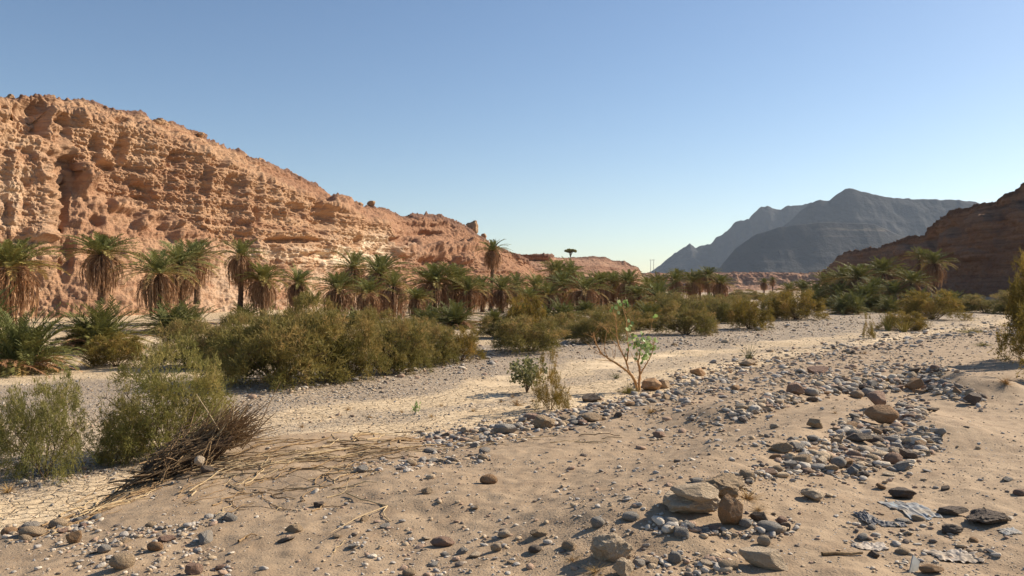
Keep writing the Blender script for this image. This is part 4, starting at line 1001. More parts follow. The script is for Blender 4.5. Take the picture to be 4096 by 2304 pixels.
SMESH = {}
def stone_me(kind, i, col, sub):
    key = (kind, i, col, sub)
    if key not in SMESH:
        v_, f_ = stone_v(i*17+{'round': 1, 'angular': 2, 'slab': 3, 'rough': 4}[kind]*101, kind, sub)
        me = mesh_np('stone', v_, f_, SM[col], True); SMESH[key] = me
        if kind in ('angular', 'slab'):
            try: me.set_sharp_from_angle(angle=R(26))
            except Exception: pass
    return SMESH[key]
HERO = []
def hero(vx, vbase, wv, hv, dp, kind, col, label, seed, name='stone', rz=0, tilt=(0, 0), sink=.15, lift=0.0, cat='stone', grp=None, row=None):
    """vbase: lowest visible pixel row of the stone"""
    x, y, z = hit(vx*V, (row or vbase)*V); s = V/F*y; lift += ((row or vbase)-vbase)*s; W_ = wv*s; Hh = hv*s/(1-sink); D_ = W_*dp
    o = link(name, stone_me(kind, seed, col, 5 if wv > 70 else 4), None, (x, y+D_*.35, z+Hh*(.5-sink)+lift), (tilt[0], tilt[1], rz), (W_, D_, Hh)); o.location.z = float(gz(np.array([x]), np.array([y+D_*.35]))[0])+Hh*(.5-sink)+lift
    tag(o, label, cat, grp); HERO.append((x, y+D_*.3, W_)); return o
hero(1752, 1302, 150, 52, .75, 'rough', 'pale', 'broad pale slab at the base of the double boulder, lower right foreground', 3, 'boulder', .1, (0, 0), .15, 0, 'boulder')
hero(1756, 1268, 128, 44, .62, 'angular', 'pale', 'pale layered block resting on the broad slab of the double boulder', 14, 'boulder', .15, (.05, .06), 0, .0, 'boulder', None, 1304)
hero(1846, 1326, 72, 78, .7, 'angular', 'orange', 'orange upright boulder leaning against the pale double boulder', 15, 'boulder', .5, (.1, -.2), .12, 0, 'boulder')
hero(1822, 1262, 130, 52, .8, 'rough', 'sandy', 'crumbly sandy hummock rock behind the orange upright boulder', 6, 'boulder', 0, (0, 0), .25, 0, 'boulder')
hero(1930, 1432, 128, 50, .5, 'slab', 'pale', 'long pale tan slab with a sloping top at the bottom right of centre', 7, 'boulder', -.25, (0, .22), .12, 0, 'boulder')
hero(1540, 1415, 108, 62, .8, 'rough', 'pale', 'rough lumpy pale boulder at the bottom edge', 8, 'boulder', .3, (0, 0), .2, 0, 'boulder')
hero(1572, 1452, 60, 42, .8, 'rough', 'pale', 'small rough pale rock below the lumpy boulder at the bottom edge', 9, 'boulder', .3, (0, 0), .2, 0, 'boulder')
hero(2228, 1068, 84, 44, .7, 'round', 'orange', 'rounded brown boulder perched on top of the stone heap at right', 10, 'boulder', -.1, (0, .12), .08, .03, 'boulder')
hero(2216, 1030, 60, 36, .7, 'angular', 'pink', 'pointed brown rock behind the perched rounded boulder', 11, 'boulder', .4, (0, 0), .1, .05, 'boulder')
hero(2453, 1019, 46, 30, .9, 'angular', 'dark', 'dark angular rock alone at the right end of the stone arc', 12, 'stone', .4, (0, 0), .1)
hero(1229, 1218, 46, 24, .7, 'round', 'orange', 'pinkish round stone alone on the open sand, centre foreground', 13)
hero(1073, 1243, 30, 16, .8, 'angular', 'tan', 'pale pointed stone left of the lone pinkish round stone', 14)
hero(300, 1435, 62, 36, .7, 'round', 'tan', 'large smooth tan cobble at the bottom left', 15, rz=.5)
hero(257, 1392, 34, 20, .8, 'round', 'grey', 'grey cobble above the large tan cobble at the bottom left', 16)
hero(386, 1388, 42, 22, .6, 'round', 'orange', 'orange flat cobble at the bottom left', 17)
hero(181, 1368, 44, 28, .5, 'angular', 'orange', 'reddish brown leaning rock at the bottom left', 18, tilt=(0, -.4))
hero(140, 1330, 44, 26, .8, 'round', 'tan', 'tan cobble at the left end of the bank edge stones', 19)
hero(70, 1352, 70, 24, .6, 'round', 'tan', 'long low tan rock at the left end of the bank edge', 20)
hero(498, 1172, 26, 24, 1.0, 'round', 'pale', 'round pale stone on the side of the driftwood heap', 21, sink=.1, row=1200)
hero(520, 1192, 34, 20, .5, 'slab', 'dark', 'dark grey shard under the round pale stone by the driftwood heap', 22, tilt=(.5, .1), sink=.1)
hero(1112, 1376, 64, 22, .5, 'slab', 'pink', 'flat pinkish slab on the sand, bottom centre', 23)
hero(1247, 1388, 30, 22, .7, 'angular', 'pale', 'white angular stone right of the flat pinkish slab', 24, tilt=(.2, .2))
hero(1118, 1400, 24, 10, .8, 'round', 'grey', 'small grey pebble below the flat pinkish slab', 25)
hero(2114, 1178, 40, 26, .8, 'round', 'grey', 'light grey rounded boulder in the lower stone heap', 26)
hero(2252, 1168, 46, 28, .7, 'round', 'pink', 'tan capped rounded boulder right of the light grey one', 27)
hero(2290, 1155, 46, 22, .6, 'angular', 'dark', 'dark wedge rock at the right flank of the lower stone heap', 28, tilt=(0, .2))
hero(2166, 1116, 68, 20, .7, 'slab', 'dark', 'flat dark olive slab in the middle of the lower stone heap', 29)
hero(2055, 1078, 38, 24, .8, 'angular', 'tan', 'tan rock at the left shoulder of the stone heap below the arc', 30)
hero(1642, 984, 52, 30, .7, 'angular', 'orange', 'brown boulder touching the foot of the orange stemmed tree', 31)
hero(1668, 978, 36, 22, .7, 'angular', 'tan', 'tan boulder right of the brown one by the orange stemmed tree', 32)
hero(1588, 1312, 46, 20, .7, 'round', 'grey', 'dark grey smooth cobble left of the double boulder', 33)
hero(1505, 1328, 38, 24, .8, 'round', 'grey', 'grey dome shaped cobble above the rough lumpy boulder', 34)
hero(1925, 1374, 36, 24, .7, 'round', 'pale', 'pale rounded cobble right above the long tan slab', 35)
hero(1700, 1418, 36, 26, .7, 'round', 'grey', 'grey upright cobble left of the long tan slab', 36)
hero(1878, 1328, 34, 20, .7, 'round', 'grey', 'grey cobble at the foot of the orange upright boulder', 37)
hero(1912, 1314, 44, 24, .6, 'angular', 'dark', 'dark brown rock right of the orange upright boulder', 38)
hero(1968, 1318, 30, 18, .7, 'round', 'pink', 'pinkish cobble two stones right of the orange upright boulder', 39)
hero(1028, 1449, 36, 16, .8, 'round', 'tan', 'tan stone cut by the bottom edge, left of centre', 40)
hero(483, 1446, 44, 26, .8, 'angular', 'pink', 'pinkish rock at the bottom edge, left', 41)
hero(1490, 1062, 60, 22, .7, 'angular', 'tan', 'tan rock in the pile on the bank edge under the slender sapling', 42)
hero(1370, 1078, 56, 32, .8, 'rough', 'sandy', 'lumpy sandy rock in the pile left of the slender sapling', 43)
hero(1270, 1092, 60, 26, .8, 'angular', 'grey', 'grey angular rock in the bank edge pile', 44)
hero(1340, 1060, 50, 20, .8, 'angular', 'pink', 'pink angular rock in the bank edge pile', 45)
hero(1490, 1012, 50, 20, .7, 'angular', 'dark', 'dark boulder half way between the sapling and the orange stemmed tree', 46)
hero(2006, 995, 44, 30, .7, 'angular', 'pink', 'pinkish block on the left end of the stone arc', 47)
hero(2045, 997, 36, 20, .8, 'round', 'grey', 'round grey cobble beside the pinkish block of the stone arc', 48)
hero(2160, 1002, 34, 18, .8, 'round', 'tan', 'oval tan cobble in the stone arc', 49)
hero(2190, 998, 36, 20, .8, 'round', 'grey', 'oval grey cobble in the middle of the stone arc', 50)
hero(2302, 982, 44, 30, .7, 'angular', 'orange', 'brown faceted boulder at the right end of the stone arc', 51)
hero(2065, 940, 56, 20, .8, 'angular', 'pink', 'pinkish brown rock above the stone arc', 52)
hero(1882, 922, 42, 18, .8, 'angular', 'tan', 'tan rock on the bank edge by the olive reed tuft', 53)
hero(1758, 946, 40, 20, .8, 'angular', 'orange', 'reddish rock at the far bank edge', 54)
hero(2500, 1322, 110, 34, .8, 'rough', 'dark', 'dark lumpy crust of rock at the right edge', 55, 'stone')
hero(2405, 1298, 80, 20, .5, 'slab', 'dark', 'long low dark rock left of the lumpy crust at the right edge', 56)
hero(2400, 1344, 56, 22, .8, 'rough', 'dark', 'dark lumpy clod below the long low dark rock', 57)
hero(2350, 1445, 60, 22, .7, 'slab', 'orange', 'reddish flat stone at the bottom edge near the right', 58)
hero(2280, 1256, 70, 24, .6, 'rough', 'dark', 'dark rough rock behind the bluish plastic sheet', 59)
hero(2050, 1262, 62, 28, .7, 'rough', 'pale', 'pale pitted rock on the sand left of the bluish plastic sheet', 60)
hero(1970, 1140, 60, 24, .7, 'rough', 'sandy', 'sandy clod at the left end of the lower stone heap', 61)
hero(800, 1276, 26, 12, .8, 'angular', 'dark', 'small dark lump on the sand right of the scattered sticks', 62)
hero(735, 1340, 46, 20, .8, 'rough', 'tan', 'broken tan clod on the sand, left foreground', 63)
hero(1355, 1352, 44, 18, .8, 'rough', 'tan', 'rough tan clod left of the grey dome shaped cobble', 64)

# ridge boulders on the left cliff
def ridge_rock(vx, d, sx, sz, label, seed, sub=4, dz=0.0):
    x, y, z = on_cliff(vx, d)
    if z is None: return
    o = link('ridge_boulder', stone_me('rough', seed, 'orange', sub), None, (x, y, z+sz*.33+dz), (0, 0, seed), (sx, sx*.9, sz)); tag(o, label, 'boulder', 'boulders on the cliff crest')
ridge_rock(1186, 190, 3.6, 4.2, 'big balanced boulder standing out on the crest near the tall slender palm', 71, 5)
ridge_rock(1216, 192, 1.8, 2.4, 'small pointed rock right of the big balanced boulder', 72)
for i, (vx, dd_, w_) in enumerate([(598, 113, 2.6), (612, 114, 1.7), (636, 117, 1.5), (655, 119, 2.4), (672, 121, 2.6), (686, 122, 1.8), (722, 127, 1.9), (740, 130, 2.2), (752, 131, 1.6), (765, 133, 1.4), (905, 147, 1.8), (935, 150, 2.0), (395, 92, 1.3), (405, 93, 1.1), (505, 100, 1.4), (130, 81, 1.0), (80, 79, .9), (25, 77, 1.1)]):
    ridge_rock(vx, dd_, w_*.8, w_*.6, 'brown boulder on the skyline crest of the left cliff', 73+i)
for i, (vx, vb, wv) in enumerate([(540, 756, 40), (520, 752, 34), (560, 765, 30), (700, 770, 24), (1010, 770, 26), (90, 700, 26)]):
    pass

# scattered stones: sampled where the photograph is stony
def dens(vx, vy):
    """relative density and mean size (metres) of stones at view coordinates"""
    return 0
def seg(px_, py_, pts):
    best = np.full(len(px_), 1e9); P = np.array(pts, float)
    for a, b in zip(P[:-1], P[1:]):
        d_ = b-a; t = np.clip(((px_-a[0])*d_[0]+(py_-a[1])*d_[1])/(d_@d_), 0, 1); best = np.minimum(best, np.hypot(px_-a[0]-t*d_[0], (py_-a[1]-t*d_[1])*1.0))
    return best
ZONES = [ # (polyline in view coordinates, half width, weight, size factor, words)
 ([(1080, 1112), (1230, 1090), (1340, 1065), (1500, 1050)], 28, 4.0, 1.2, 'in the bank edge rocks under the sapling'),
 ([(1500, 1040), (1600, 1000), (1750, 955), (1900, 915)], 30, 5.0, 1.0, 'on the bank edge right of the orange tree'),
 ([(1700, 990), (1950, 945), (2200, 925), (2350, 935)], 40, 3.0, .9, 'in the stony belt above the stone arc'),
 ([(1900, 915), (2100, 880), (2350, 845), (2560, 825)], 30, 3.6, .9, 'on the far stony bank at the right'),
 ([(1850, 1045), (1960, 1005), (2100, 975), (2250, 965), (2330, 960), (2400, 985), (2460, 1010)], 18, 6.0, 1.35, 'in the curved stone arc at the right'),
 ([(2120, 1100), (2230, 1060), (2300, 1030)], 34, 5.0, 1.3, 'round the perched boulder of the stone heap'),
 ([(2000, 1150), (2130, 1160), (2260, 1140), (2330, 1110)], 36, 5.5, 1.2, 'in the lower stone heap at the right'),
 ([(1800, 1230), (1950, 1190), (2050, 1160)], 22, 2.5, 1.0, 'between the sandy hummock and the lower stone heap'),
 ([(1640, 1320), (1760, 1325), (1900, 1330), (1980, 1330)], 20, 2.4, 1.1, 'round the foot of the double boulder'),
 ([(1560, 1410), (1700, 1420), (1840, 1430)], 26, 1.4, 1.0, 'on the sand beside the rough lumpy boulder'),
 ([(20, 1350), (150, 1335), (220, 1310)], 20, 2.4, 1.25, 'along the left end of the bank edge'),
 ([(150, 1390), (300, 1390), (440, 1370), (540, 1440)], 50, .8, 1.15, 'on the sand at the bottom left'),
 ([(330, 1340), (450, 1330), (570, 1300)], 18, 1.2, 1.0, 'below the scattered sticks'),
 ([(890, 1180), (1000, 1170), (1100, 1165), (1220, 1150)], 16, 2.2, 1.0, 'in the stone line right of the scattered sticks'),
 ([(1560, 1040), (1750, 1010), (1900, 990), (1800, 1060), (1650, 1090)], 50, 1.3, .75, 'on the stony sand left of the stone arc'),
 ([(1950, 1100), (1880, 1120), (1780, 1120)], 40, .8, .6, 'on the sand left of the lower stone heap'),
 ([(2180, 1330), (2300, 1360), (2450, 1380)], 60, .35, .7, 'among the litter at the lower right'),
 ([(1240, 1340), (1100, 1400), (900, 1370)], 90, .35, .8, 'on the open sand at the bottom centre'),
 ([(1450, 1200), (1650, 1180), (1560, 1270)], 90, .35, .8, 'on the open sand before the rock pile'),
 ([(700, 1250), (900, 1270), (1100, 1300)], 90, .18, .8, 'on the open sand left of centre'),
 ([(620, 985), (900, 950), (1230, 900)], 38, 2.4, .9, 'on the grey gravel of the wadi floor below the hedge'),
 ([(650, 1060), (900, 1055), (1200, 1035)], 14, .9, .8, 'on the silt of the wadi floor'),
 ([(1250, 890), (1450, 860), (1700, 850)], 24, 2.2, .9, 'on the floor before the isolated tamarisk'),
 ([(1700, 860), (1950, 820), (2150, 800)], 30, 2.4, .9, 'on the far grey gravel'),
 ([(30, 1180), (120, 1200), (260, 1180)], 26, 1.8, .9, 'under the sparse tamarisk at the left'),
]
r = np.random.default_rng(99); cand = []
NS = 210000
sx = r.uniform(-20, 2596, NS); sy = r.uniform(785, 1449, NS)
base = np.zeros(NS); zone = np.zeros(NS, int); zf = np.ones(NS)
for i, (pts, hw, wgt, sf, words) in enumerate(ZONES):
    dd_ = seg(sx, sy, pts); wv = wgt*np.exp(-(dd_/hw)**2*1.1)
    m_ = wv > base; base = np.where(m_, wv, base); zone = np.where(m_, i, zone); zf = np.where(m_, sf, zf)
clus = np.clip(.5+1.3*gnoise(sx/60, sy/26, 0, 320), .05, 2)
dn = base*np.clip(.5+clus*.7, .25, 2)+.13*clus
keep = r.uniform(0, 7, NS) < dn
sx, sy, zone, zf, base = sx[keep], sy[keep], zone[keep], zf[keep], base[keep]
X, Y = hitv(sx*V, sy*V); Z = gz(X, Y); N_ = len(X); S_ = edge_dist(X, Y)
# real size: a long tailed spread, larger in the heaps; never under about a pixel and a half
size = .0225*np.exp(r.normal(0, .6, N_))*(.75+.55*zf*np.minimum(base, 2.5)/1.6)*(1+Y/26)
size = np.minimum(size, .19*(1+np.maximum(Y-12, 0)/25))
pxs_ = size/Y*F
ok = (Y < 170) & (pxs_ > 1.1); X, Y, Z, size, zone, base, pxs_ = (a[ok] for a in (X, Y, Z, size, zone, base, pxs_))
# keep clear of the large stones
for hx_, hy_, hw_ in HERO:
    m_ = np.hypot(X-hx_, Y-hy_) > hw_*.52+size*.4; X, Y, Z, size, zone, base, pxs_ = (a[m_] for a in (X, Y, Z, size, zone, base, pxs_))
order = np.argsort(-pxs_)
# thin overlapping big ones
sel = []; gridd = {}
for i in order[:900]:
    okk = True
    for j in sel:
        if (X[i]-X[j])**2+(Y[i]-Y[j])**2 < (.42*(size[i]+size[j]))**2: okk = False; break
    if okk: sel.append(i)
    if len(sel) >= 236: break
sel = np.array(sel); rest = np.setdiff1d(np.arange(len(X)), sel)
COLS = ['grey', 'tan', 'pink', 'pale', 'dark', 'orange']; PR = [.34, .22, .15, .12, .10, .07]
WORD = {'grey': 'grey', 'tan': 'tan', 'pink': 'pinkish brown', 'pale': 'pale', 'dark': 'dark', 'orange': 'orange brown'}
KW = {'round': 'rounded cobble', 'angular': 'angular stone', 'slab': 'flat stone'}
recs = []
for i in sel:
    c = COLS[r.choice(6, p=PR)]; kd = ['round', 'angular', 'slab'][r.choice(3, p=[.24, .46, .30])]
    recs.append([i, c, kd])
from collections import defaultdict
bucket = defaultdict(list)
for q in recs: bucket[(zone[q[0]], q[1], q[2])].append(q)
ORD = ['', 'second ', 'third ', 'fourth ', 'fifth ', 'sixth ', 'seventh ', 'eighth ', 'ninth ', 'tenth ', 'eleventh ', 'twelfth ']
for (zn, c, kd), L_ in bucket.items():
    L_.sort(key=lambda q: X[q[0]]/Y[q[0]])
    for n_, (i, c, kd) in enumerate(L_):
        s = size[i]; asp = r.uniform(.6, .95); hh = s*{'round': .52, 'angular': .52, 'slab': .26}[kd]*r.uniform(.8, 1.2)
        o = link('stone', stone_me(kd, int(r.integers(4)), c, 3), None, (X[i], Y[i], Z[i]+hh*.27), (r.normal(0, .15), r.normal(0, .15), r.uniform(0, 6.28)), (s, s*asp, hh))
        lab = (f"{ORD[min(n_, 11)]}{WORD[c]} {KW[kd]} from the left {ZONES[zn][4]}" if len(L_) > 1 else f"only {WORD[c]} {KW[kd]} {ZONES[zn][4]}")
        lab = lab.replace('  ', ' '); lab = lab.replace('pinkish brown', 'pinkish') if len(lab.split()) > 14 else lab
        if lab.startswith(WORD[c]) and len(L_) > 1: lab = 'leftmost '+lab.replace(' from the left', '', 1)
        tag(o, lab, 'stone', 'loose stones lying on the wadi bank and floor')

# all the smaller stones as one mass
def pebbles(name, label, X, Y, Z, size, sub, seed, flat=.55):
    r = np.random.default_rng(seed); var = [stone_v(s*31+7, ['round', 'angular', 'slab', 'angular'][s % 4], sub) for s in range(8)]
    Vs, Fs, Cs = [], [], []; n = len(X); which = r.integers(0, 8, n); off = 0
    for k_ in range(8):
        id_ = np.where(which == k_)[0]
        if not len(id_): continue
        v_, f_ = var[k_]; a = r.uniform(0, 6.28, len(id_)); ca, sa = np.cos(a)[:, None], np.sin(a)[:, None]
        sx_ = size[id_][:, None]; asp = r.uniform(.55, .95, len(id_))[:, None]; hz = r.uniform(.22, .6, len(id_))[:, None]
        x = v_[None, :, 0]*sx_; y = v_[None, :, 1]*sx_*asp; z = v_[None, :, 2]*sx_*hz
        tx_, ty_ = r.normal(0, .15, (len(id_), 1)), r.normal(0, .15, (len(id_), 1)); z = z+x*tx_+y*ty_
        P_ = np.stack([x*ca-y*sa+X[id_][:, None], x*sa+y*ca+Y[id_][:, None], z+Z[id_][:, None]+sx_*hz*.25], -1)
        Vs.append(P_.reshape(-1, 3)); Fs.append((f_[None]+(np.arange(len(id_))*len(v_))[:, None, None]+off).reshape(-1, 3)); off += len(id_)*len(v_)
    me = mesh_np(name, np.concatenate(Vs), np.concatenate(Fs), M_PEB, True)
    return tag(link(name, me), label, kind='stuff')
m = NT('mixed gravel'); isl = m.n('ShaderNodeNewGeometry').outputs['Random Per Island']
cc = m.ramp(isl, [(0, (.17, .135, .11)), (.10, (.43, .385, .33)), (.30, (.29, .265, .235)), (.42, (.44, .33, .215)), (.66, (.37, .25, .175)), (.80, (.56, .48, .38)), (.94, (.34, .31, .28))], 'CONSTANT')
cc = m.mix(m.math('MULTIPLY', m.fr(m.noise(m.pos(), 30, 4, .6), .45, .7), .4), cc, (.36, .27, .185))
m.color(cc); m.bump(m.noise(m.pos(), 60, 3), .01); M_PEB = m.m
big = pxs_[rest] > 3.2
pebbles('cobbles', 'small mixed cobbles scattered over the bank and wadi floor', X[rest][big], Y[rest][big], Z[rest][big], size[rest][big], 2, 5)
pebbles('gravel', 'fine mixed gravel scattered over the bank and wadi floor', X[rest][~big], Y[rest][~big], Z[rest][~big], size[rest][~big], 1, 6)
# grit on the near sand and dense gravel on the bars
NS = 60000; sx = r.uniform(-10, 1034, NS); sy = 300+276*r.uniform(0, 1, NS)**1.1
X2, Y2 = hitv(sx, sy); S2 = edge_dist(X2, Y2); G2 = gravel_mask(X2, Y2, S2)
den = np.where(S2 < 0, G2*.8+.05, .24*np.clip(.4+1.8*gnoise(X2/1.2, Y2/1.2, 0, 330), .12, 1.6)+.5*sst(28, 40, Y2)+.35*sst(16, 22, Y2)*sst(2, 6, X2))
kp = (r.uniform(0, 1, NS) < den) & (Y2 < 120); X2, Y2 = X2[kp], Y2[kp]; Z2 = gz(X2, Y2)
s2 = (1.0+1.1*r.exponential(.6, len(X2)))*Y2/F; s2 = np.clip(s2, .010, .22)
pebbles('grit', 'grit and pebbles strewn on the sand and gravel bars', X2, Y2, Z2, s2, 1, 8)
print('STONES', len(rest), big.sum(), len(X2), len(sel))

# ------------------------------------------------------------------ driftwood
hx0, hy0, hz0 = hit(480*V, 1175*V); ks = V/F*hy0
e = empty('driftwood_heap', (hx0, hy0, hz0)); tag(e, 'heap of dark flood debris and canes caught on the bank edge', 'driftwood heap')
rg = np.random.default_rng(5)
def hp(vx, vy, dy=0): return np.array([(vx-480)*ks, dy, (1175-vy)*ks])
mb = MB(); mb2 = MB()
# a mound of tangled stalks lying along the line from (370,1210) up to (600,1040)
A0, A1 = np.array([(372-480)*ks, -.35, -.22]), np.array([(562-480)*ks, .35, .37])
for i in range(900):
    t = rg.beta(1.6, 1.5); c = A0+(A1-A0)*t; wd = .29*math.sin(pi*min(.95, t*.85+.10))+.04
    c = c+np.array([rg.normal(0, .10), rg.normal(0, wd*.55), abs(rg.normal(0, wd*.52))-.06])
    d_ = (A1-A0)/np.linalg.norm(A1-A0)+rg.normal(0, .38, 3); d_ /= np.linalg.norm(d_); L_ = rg.uniform(.15, .55)
    q = [c-d_*L_/2, c+rg.normal(0, .02, 3), c+d_*L_/2+np.array([0, 0, -.03])]
    (mb if i % 5 else mb2).tube(q, [rg.uniform(.004, .011)]*2+[.003], 4)
ncore = 40; v_, f_ = stone_v(5, 'rough', 4)
core = v_*np.array([1.35, .5, .42]); ca, sa = cos(.42), sin(.42)
an = math.atan2(A1[1]-A0[1], A1[0]-A0[0]); pit = math.atan2(A1[2]-A0[2], 1.3)
M_ = np.array(Matrix.Rotation(an, 3, 'Z') @ Matrix.Rotation(-pit, 3, 'Y'))
mc = NT('dark flood litter'); mc.color(mc.mix(mc.fr(mc.noise(mc.mapping(mc.pos(), (1, 1, 1)), 22, 5, .7), .4, .6), (.05, .03, .02), (.14, .085, .05))); mc.bump(mc.noise(mc.pos(), 60, 5, .7), .06, 1)
link('litter_core', mesh_np('litter_core', core@M_.T+(A0+A1)/2+np.array([0, 0, -.02]), f_, mc.m), e)
link('dark_stalks', mb.mesh('dark_stalks', wood_mat('dark reed stalks', (.27, .18, .095), (.12, .075, .042), 20, .01)), e)
for i in range(300):                        # fan of dry blades at the right end
    b = A1+np.array([rg.normal(-.22, .17), rg.normal(0, .12), rg.uniform(-.22, .06)]); el = R(rg.uniform(8, 62)); az = rg.normal(0.1, .45)
    L_ = rg.uniform(.2, .75); q = [b, b+np.array([cos(el)*cos(az), cos(el)*sin(az), sin(el)])*L_*.6, b+np.array([cos(el)*cos(az), cos(el)*sin(az), sin(el)*.92])*L_]
    mb2.tube(q, [.006, .005, .002], 4)
link('pale_stalks', mb2.mesh('pale_stalks', M_STICK), e)
for (x0, y0, x1, y1, r0) in [(542, 1085, 482, 995, .008), (538, 1100, 560, 1068, .010), (590, 1060, 607, 1032, .012), (575, 1062, 580, 1010, .008), (530, 1095, 552, 1010, .006)]:
    m_ = MB(); m_.tube([hp(x0, y0, .12), hp((x0+x1)/2+1, (y0+y1)/2, .13), hp(x1, y1, .15)], [r0, r0, r0*.7], 6); link('cane', m_.mesh('cane', M_STICKP), e)

STK = []
def stick(vx0, vy0, vx1, vy1, rad, pale, label, name='stick', grp='dry sticks strewn on the sand', cat='stick', bend=.05, fork=False):
    a = np.array(hit(vx0*V, vy0*V)); b = np.array(hit(vx1*V, vy1*V)); n = 9; t = np.linspace(0, 1, n)
    L_ = np.linalg.norm((b-a)[:2]); b = a+(b-a)*min(1, 1.5/L_); L_ = min(L_, 1.5); px_ = a[0]+(b[0]-a[0])*t; py_ = a[1]+(b[1]-a[1])*t
    nx, ny = -(b[1]-a[1])/L_, (b[0]-a[0])/L_; wv = np.cumsum(rg.normal(0, bend*L_*.35, n)); wv -= wv[0]+(wv[-1]-wv[0])*t
    px_ += nx*wv; py_ += ny*wv
    pz_ = gz(px_, py_)+rad*.8+np.abs(rg.normal(0, min(rad, .008)*(1.2 if rad < .0125 else .2), n)); o3 = np.array([a[0], a[1], pz_[0]])
    P = np.stack([px_, py_, pz_], 1)-o3; m_ = MB(); m_.tube(P, np.linspace(rad, rad*.55, n), 5, .08)
    if fork:
        k_ = 5; q = P[k_]; dv = (P[7]-P[3]); pr = np.array([-dv[1], dv[0], 0])*rg.choice([-1, 1]); m_.tube([q, q+dv*.6+pr*.5+[0, 0, .02], q+dv*1.1+pr*.9+[0, 0, .0]], [rad*.7, rad*.5, rad*.3], 5)
    o = link(name, m_.mesh(name, M_STICKP if pale else M_STICK), None, tuple(o3)); return tag(o, label, cat, grp)
# long canes sweeping from the lower left up to the heap, then the fan to its right
z1 = []
for i in range(64):
    t0 = rg.uniform(0, .75); x0 = 90+t0*330+rg.normal(0, 10); y0 = 1345-t0*150+rg.normal(0, 9); L_ = rg.uniform(60, 190); sl = rg.normal(.40, .07)
    z1.append((x0, y0, x0+L_, y0-L_*sl+rg.normal(0, 4), rg.uniform(.005, .013)))
z2 = []
for i in range(105):
    x0 = rg.uniform(440, 1020); y0 = 1170-(x0-440)*.10+rg.normal(0, 17)+8; L_ = rg.uniform(50, 220); sl = rg.normal(.09, .08)
    z2.append((x0, y0, x0+L_, y0-L_*sl, rg.uniform(.005, .013)))
z3 = []
for i in range(55):
    x0 = rg.uniform(440, 880); y0 = 1235+rg.normal(0, 26)-(x0-440)*.03; L_ = rg.uniform(30, 120); sl = rg.normal(.25, .45)
    z3.append((x0, y0, x0+L_, y0-L_*sl, rg.uniform(.004, .009)))
z4 = [(1040+rg.uniform(0, 480), 1118+rg.normal(0, 10)) for i in range(16)]; z4 = [(x, y-(x-1040)*.03, x+rg.uniform(40, 110), y-(x-1040)*.03-rg.uniform(-2, 16), rg.uniform(.005, .010)) for x, y in z4]
for L_, words in ((z1, 'in the sweep running down left from the driftwood heap'), (z2, 'in the long fan right of the driftwood heap'), (z3, 'in the tangle on the sand below the driftwood heap'), (z4, 'on the sand before the bank edge rocks')):
    L_.sort(key=lambda q: q[0])
    for i, q in enumerate(L_):
        pale = rg.uniform() < .35; fk = rg.uniform() < .25
        stick(*q, pale, ('pale ' if pale else 'brown ')+('forked ' if fk else '')+'dry stick '+words, bend=.10, fork=fk)
stick(2068, 1398, 2170, 1396, .014, False, 'thick dark brown stick lying level on the sand at the lower right', 'thick_stick', None, 'stick', .012)
stick(600, 1368, 625, 1352, .012, False, 'short thick twig lying alone on the sand at the lower left', 'thick_stick', None, 'stick', .05, True)
stick(838, 1392, 870, 1360, .005, True, 'thin bleached twig standing near the bottom left of centre', 'thin_stick', None, 'stick', .1)
stick(2338, 1040, 2372, 1005, .006, False, 'thin leaning stalk right of the perched boulder', 'thin_stick', None, 'stick', .03)

# ------------------------------------------------------------------ litter
def sheet(vx, vy, wv, hv, mat, label, seed, name='plastic_sheet', cat='litter', crump=.18, hole=0.):
    x, y, z = hit(vx*V, vy*V); y1 = hit(vx*V, (vy-hv/2)*V)[1]-y; W_ = wv*V/F*y; D_ = max(2*y1, .06)
    n = 46; u, v_ = np.meshgrid(np.linspace(-1, 1, n), np.linspace(-1, 1, n)); r_ = np.hypot(u, v_); th_ = np.arctan2(v_, u)
    rim_ = .72+.28*gnoise(np.cos(th_)*1.5, np.sin(th_)*1.5, seed, 340)+.10*gnoise(np.cos(th_)*5, np.sin(th_)*5, seed, 341)
    k_ = rim_/np.maximum(1, np.maximum(np.abs(u), np.abs(v_))/np.maximum(r_, 1e-6)*1.0)
    X_ = u*k_*W_/2; Y_ = v_*k_*D_/2
    h_ = crump*W_*.35*np.abs(gnoise(u*3.3, v_*1.6, seed, 342)*.9+gnoise(u*6, v_*3.5, seed, 343)*.22)
    Zg = gz(X_+x, Y_+y)-z
    P_ = np.stack([X_+.3*h_, Y_+.3*h_, Zg+h_+.004], -1).reshape(-1, 3); fa = grid_faces(n, n)
    if hole:
        cm = gnoise((u*4)[:-1, :-1], (v_*4)[:-1, :-1], seed+.5, 344).ravel() > -hole; fa = fa[cm]
    me = mesh_np(name, P_, fa, mat, True); o = link(name, me, None, (x, y, z)); 
    so_ = o.modifiers.new('thick', 'SOLIDIFY'); so_.thickness = .002; return tag(o, label, cat)
def plain(name, c1, c2, rough=.5, sc=20):
    m = NT(name); m.color(m.mix(m.fr(m.noise(m.pos(), sc, 4), .4, .6), c1, c2)); m.b.inputs['Roughness'].default_value = rough; m.b.inputs['Specular IOR Level'].default_value = .4; return m.m
M_BLUE = plain('bluish plastic', (.27, .285, .295), (.32, .27, .21), .8, 5); M_WHITEP = plain('whitish plastic', (.42, .355, .29), (.36, .28, .20), .8, 5); M_DKP = plain('dark cloth', (.09, .085, .085), (.18, .17, .165), .8)
M_CARD = plain('grey card', (.38, .38, .35), (.30, .29, .26), .8); M_SKY = plain('bright blue plastic', (.2, .36, .48), (.27, .38, .44))
sheet(2290, 1280, 105, 36, M_BLUE, 'torn bluish white plastic sheet crumpled on the sand', 1.3, hole=0)
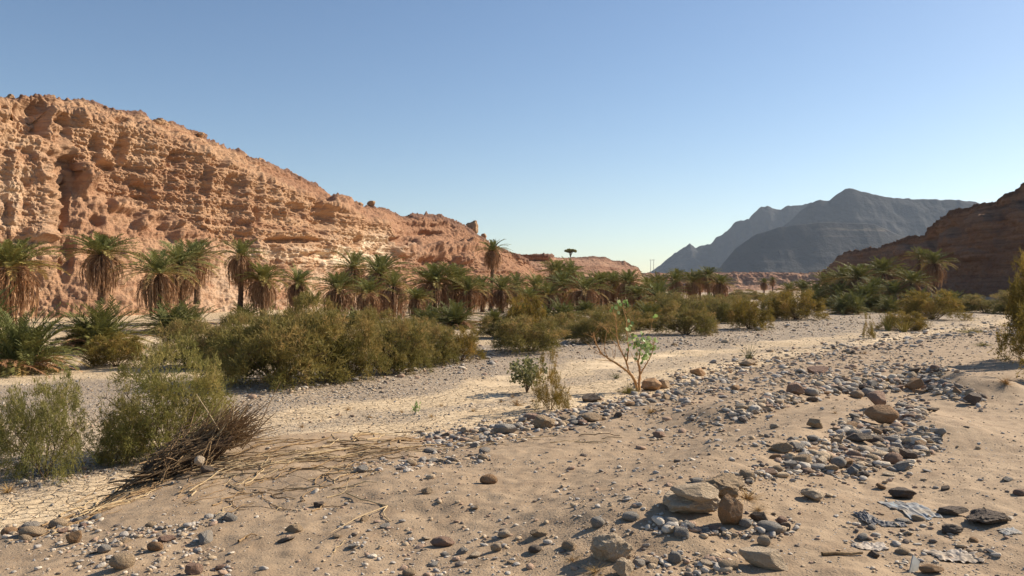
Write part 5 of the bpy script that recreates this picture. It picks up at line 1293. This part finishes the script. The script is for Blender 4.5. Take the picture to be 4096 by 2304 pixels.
sheet(2250, 1272, 30, 18, M_SKY, 'scrap of bright blue plastic at the left of the bluish sheet', 2.3, 'plastic_scrap')
sheet(2190, 1378, 105, 34, M_WHITEP, 'torn whitish plastic sheet on the sand above the thick brown stick', 3.3, hole=0)
sheet(2400, 1402, 140, 40, M_WHITEP, 'shredded pale plastic half buried near the right edge', 4.3, hole=0)
sheet(2180, 1305, 56, 30, M_DKP, 'crumpled dark rag left of the long dark strip', 5.3, 'rag', crump=.5)
sheet(2245, 1320, 95, 16, M_DKP, 'long dark strip of cloth on the sand below the bluish sheet', 6.3, 'rag', crump=.2)
sheet(2540, 1338, 60, 24, M_BLUE, 'scrap of pale blue plastic at the right edge', 7.3, 'plastic_scrap', hole=0)
x, y, z = hit(2295*V, 1440*V); b = V/F*y
mb = MB(); bx_ = np.array([[-.5, -.03, 0], [.5, -.03, 0], [.5, .03, 0], [-.5, .03, 0], [-.5, -.03, 1], [.5, -.03, 1], [.5, .03, 1], [-.5, .03, 1]])
mb.add(bx_*np.array([26*b, .12, 52*b]), np.array([[0, 1, 5, 4], [1, 2, 6, 5], [2, 3, 7, 6], [3, 0, 4, 7], [4, 5, 6, 7], [3, 2, 1, 0]]))
tag(link('card_piece', mb.mesh('card_piece', M_CARD, False), None, (x, y, z-.02), (-.5, .75, .2)), 'stiff grey card stuck slantwise in the sand at the bottom right', 'litter')

# ------------------------------------------------------------------ haze
m = NT('haze air'); m.t.nodes.remove(m.b); pv = m.n('ShaderNodeVolumePrincipled'); pv.inputs['Color'].default_value = (.66, .79, .97, 1); pv.inputs['Density'].default_value = .000045; pv.inputs['Anisotropy'].default_value = .2
m.l(pv.outputs[0], m.out.inputs['Volume'])
hx = np.array([[x, y, z] for z in (-60, 540) for y in (-400, 6200) for x in (-3000, 6000)], float)
me = mesh_np('haze', hx, np.array([[0, 2, 3, 1], [4, 5, 7, 6], [0, 1, 5, 4], [2, 6, 7, 3], [0, 4, 6, 2], [1, 3, 7, 5]]), m.m, False)
tag(link('haze', me), 'thin blue air haze', kind='stuff')
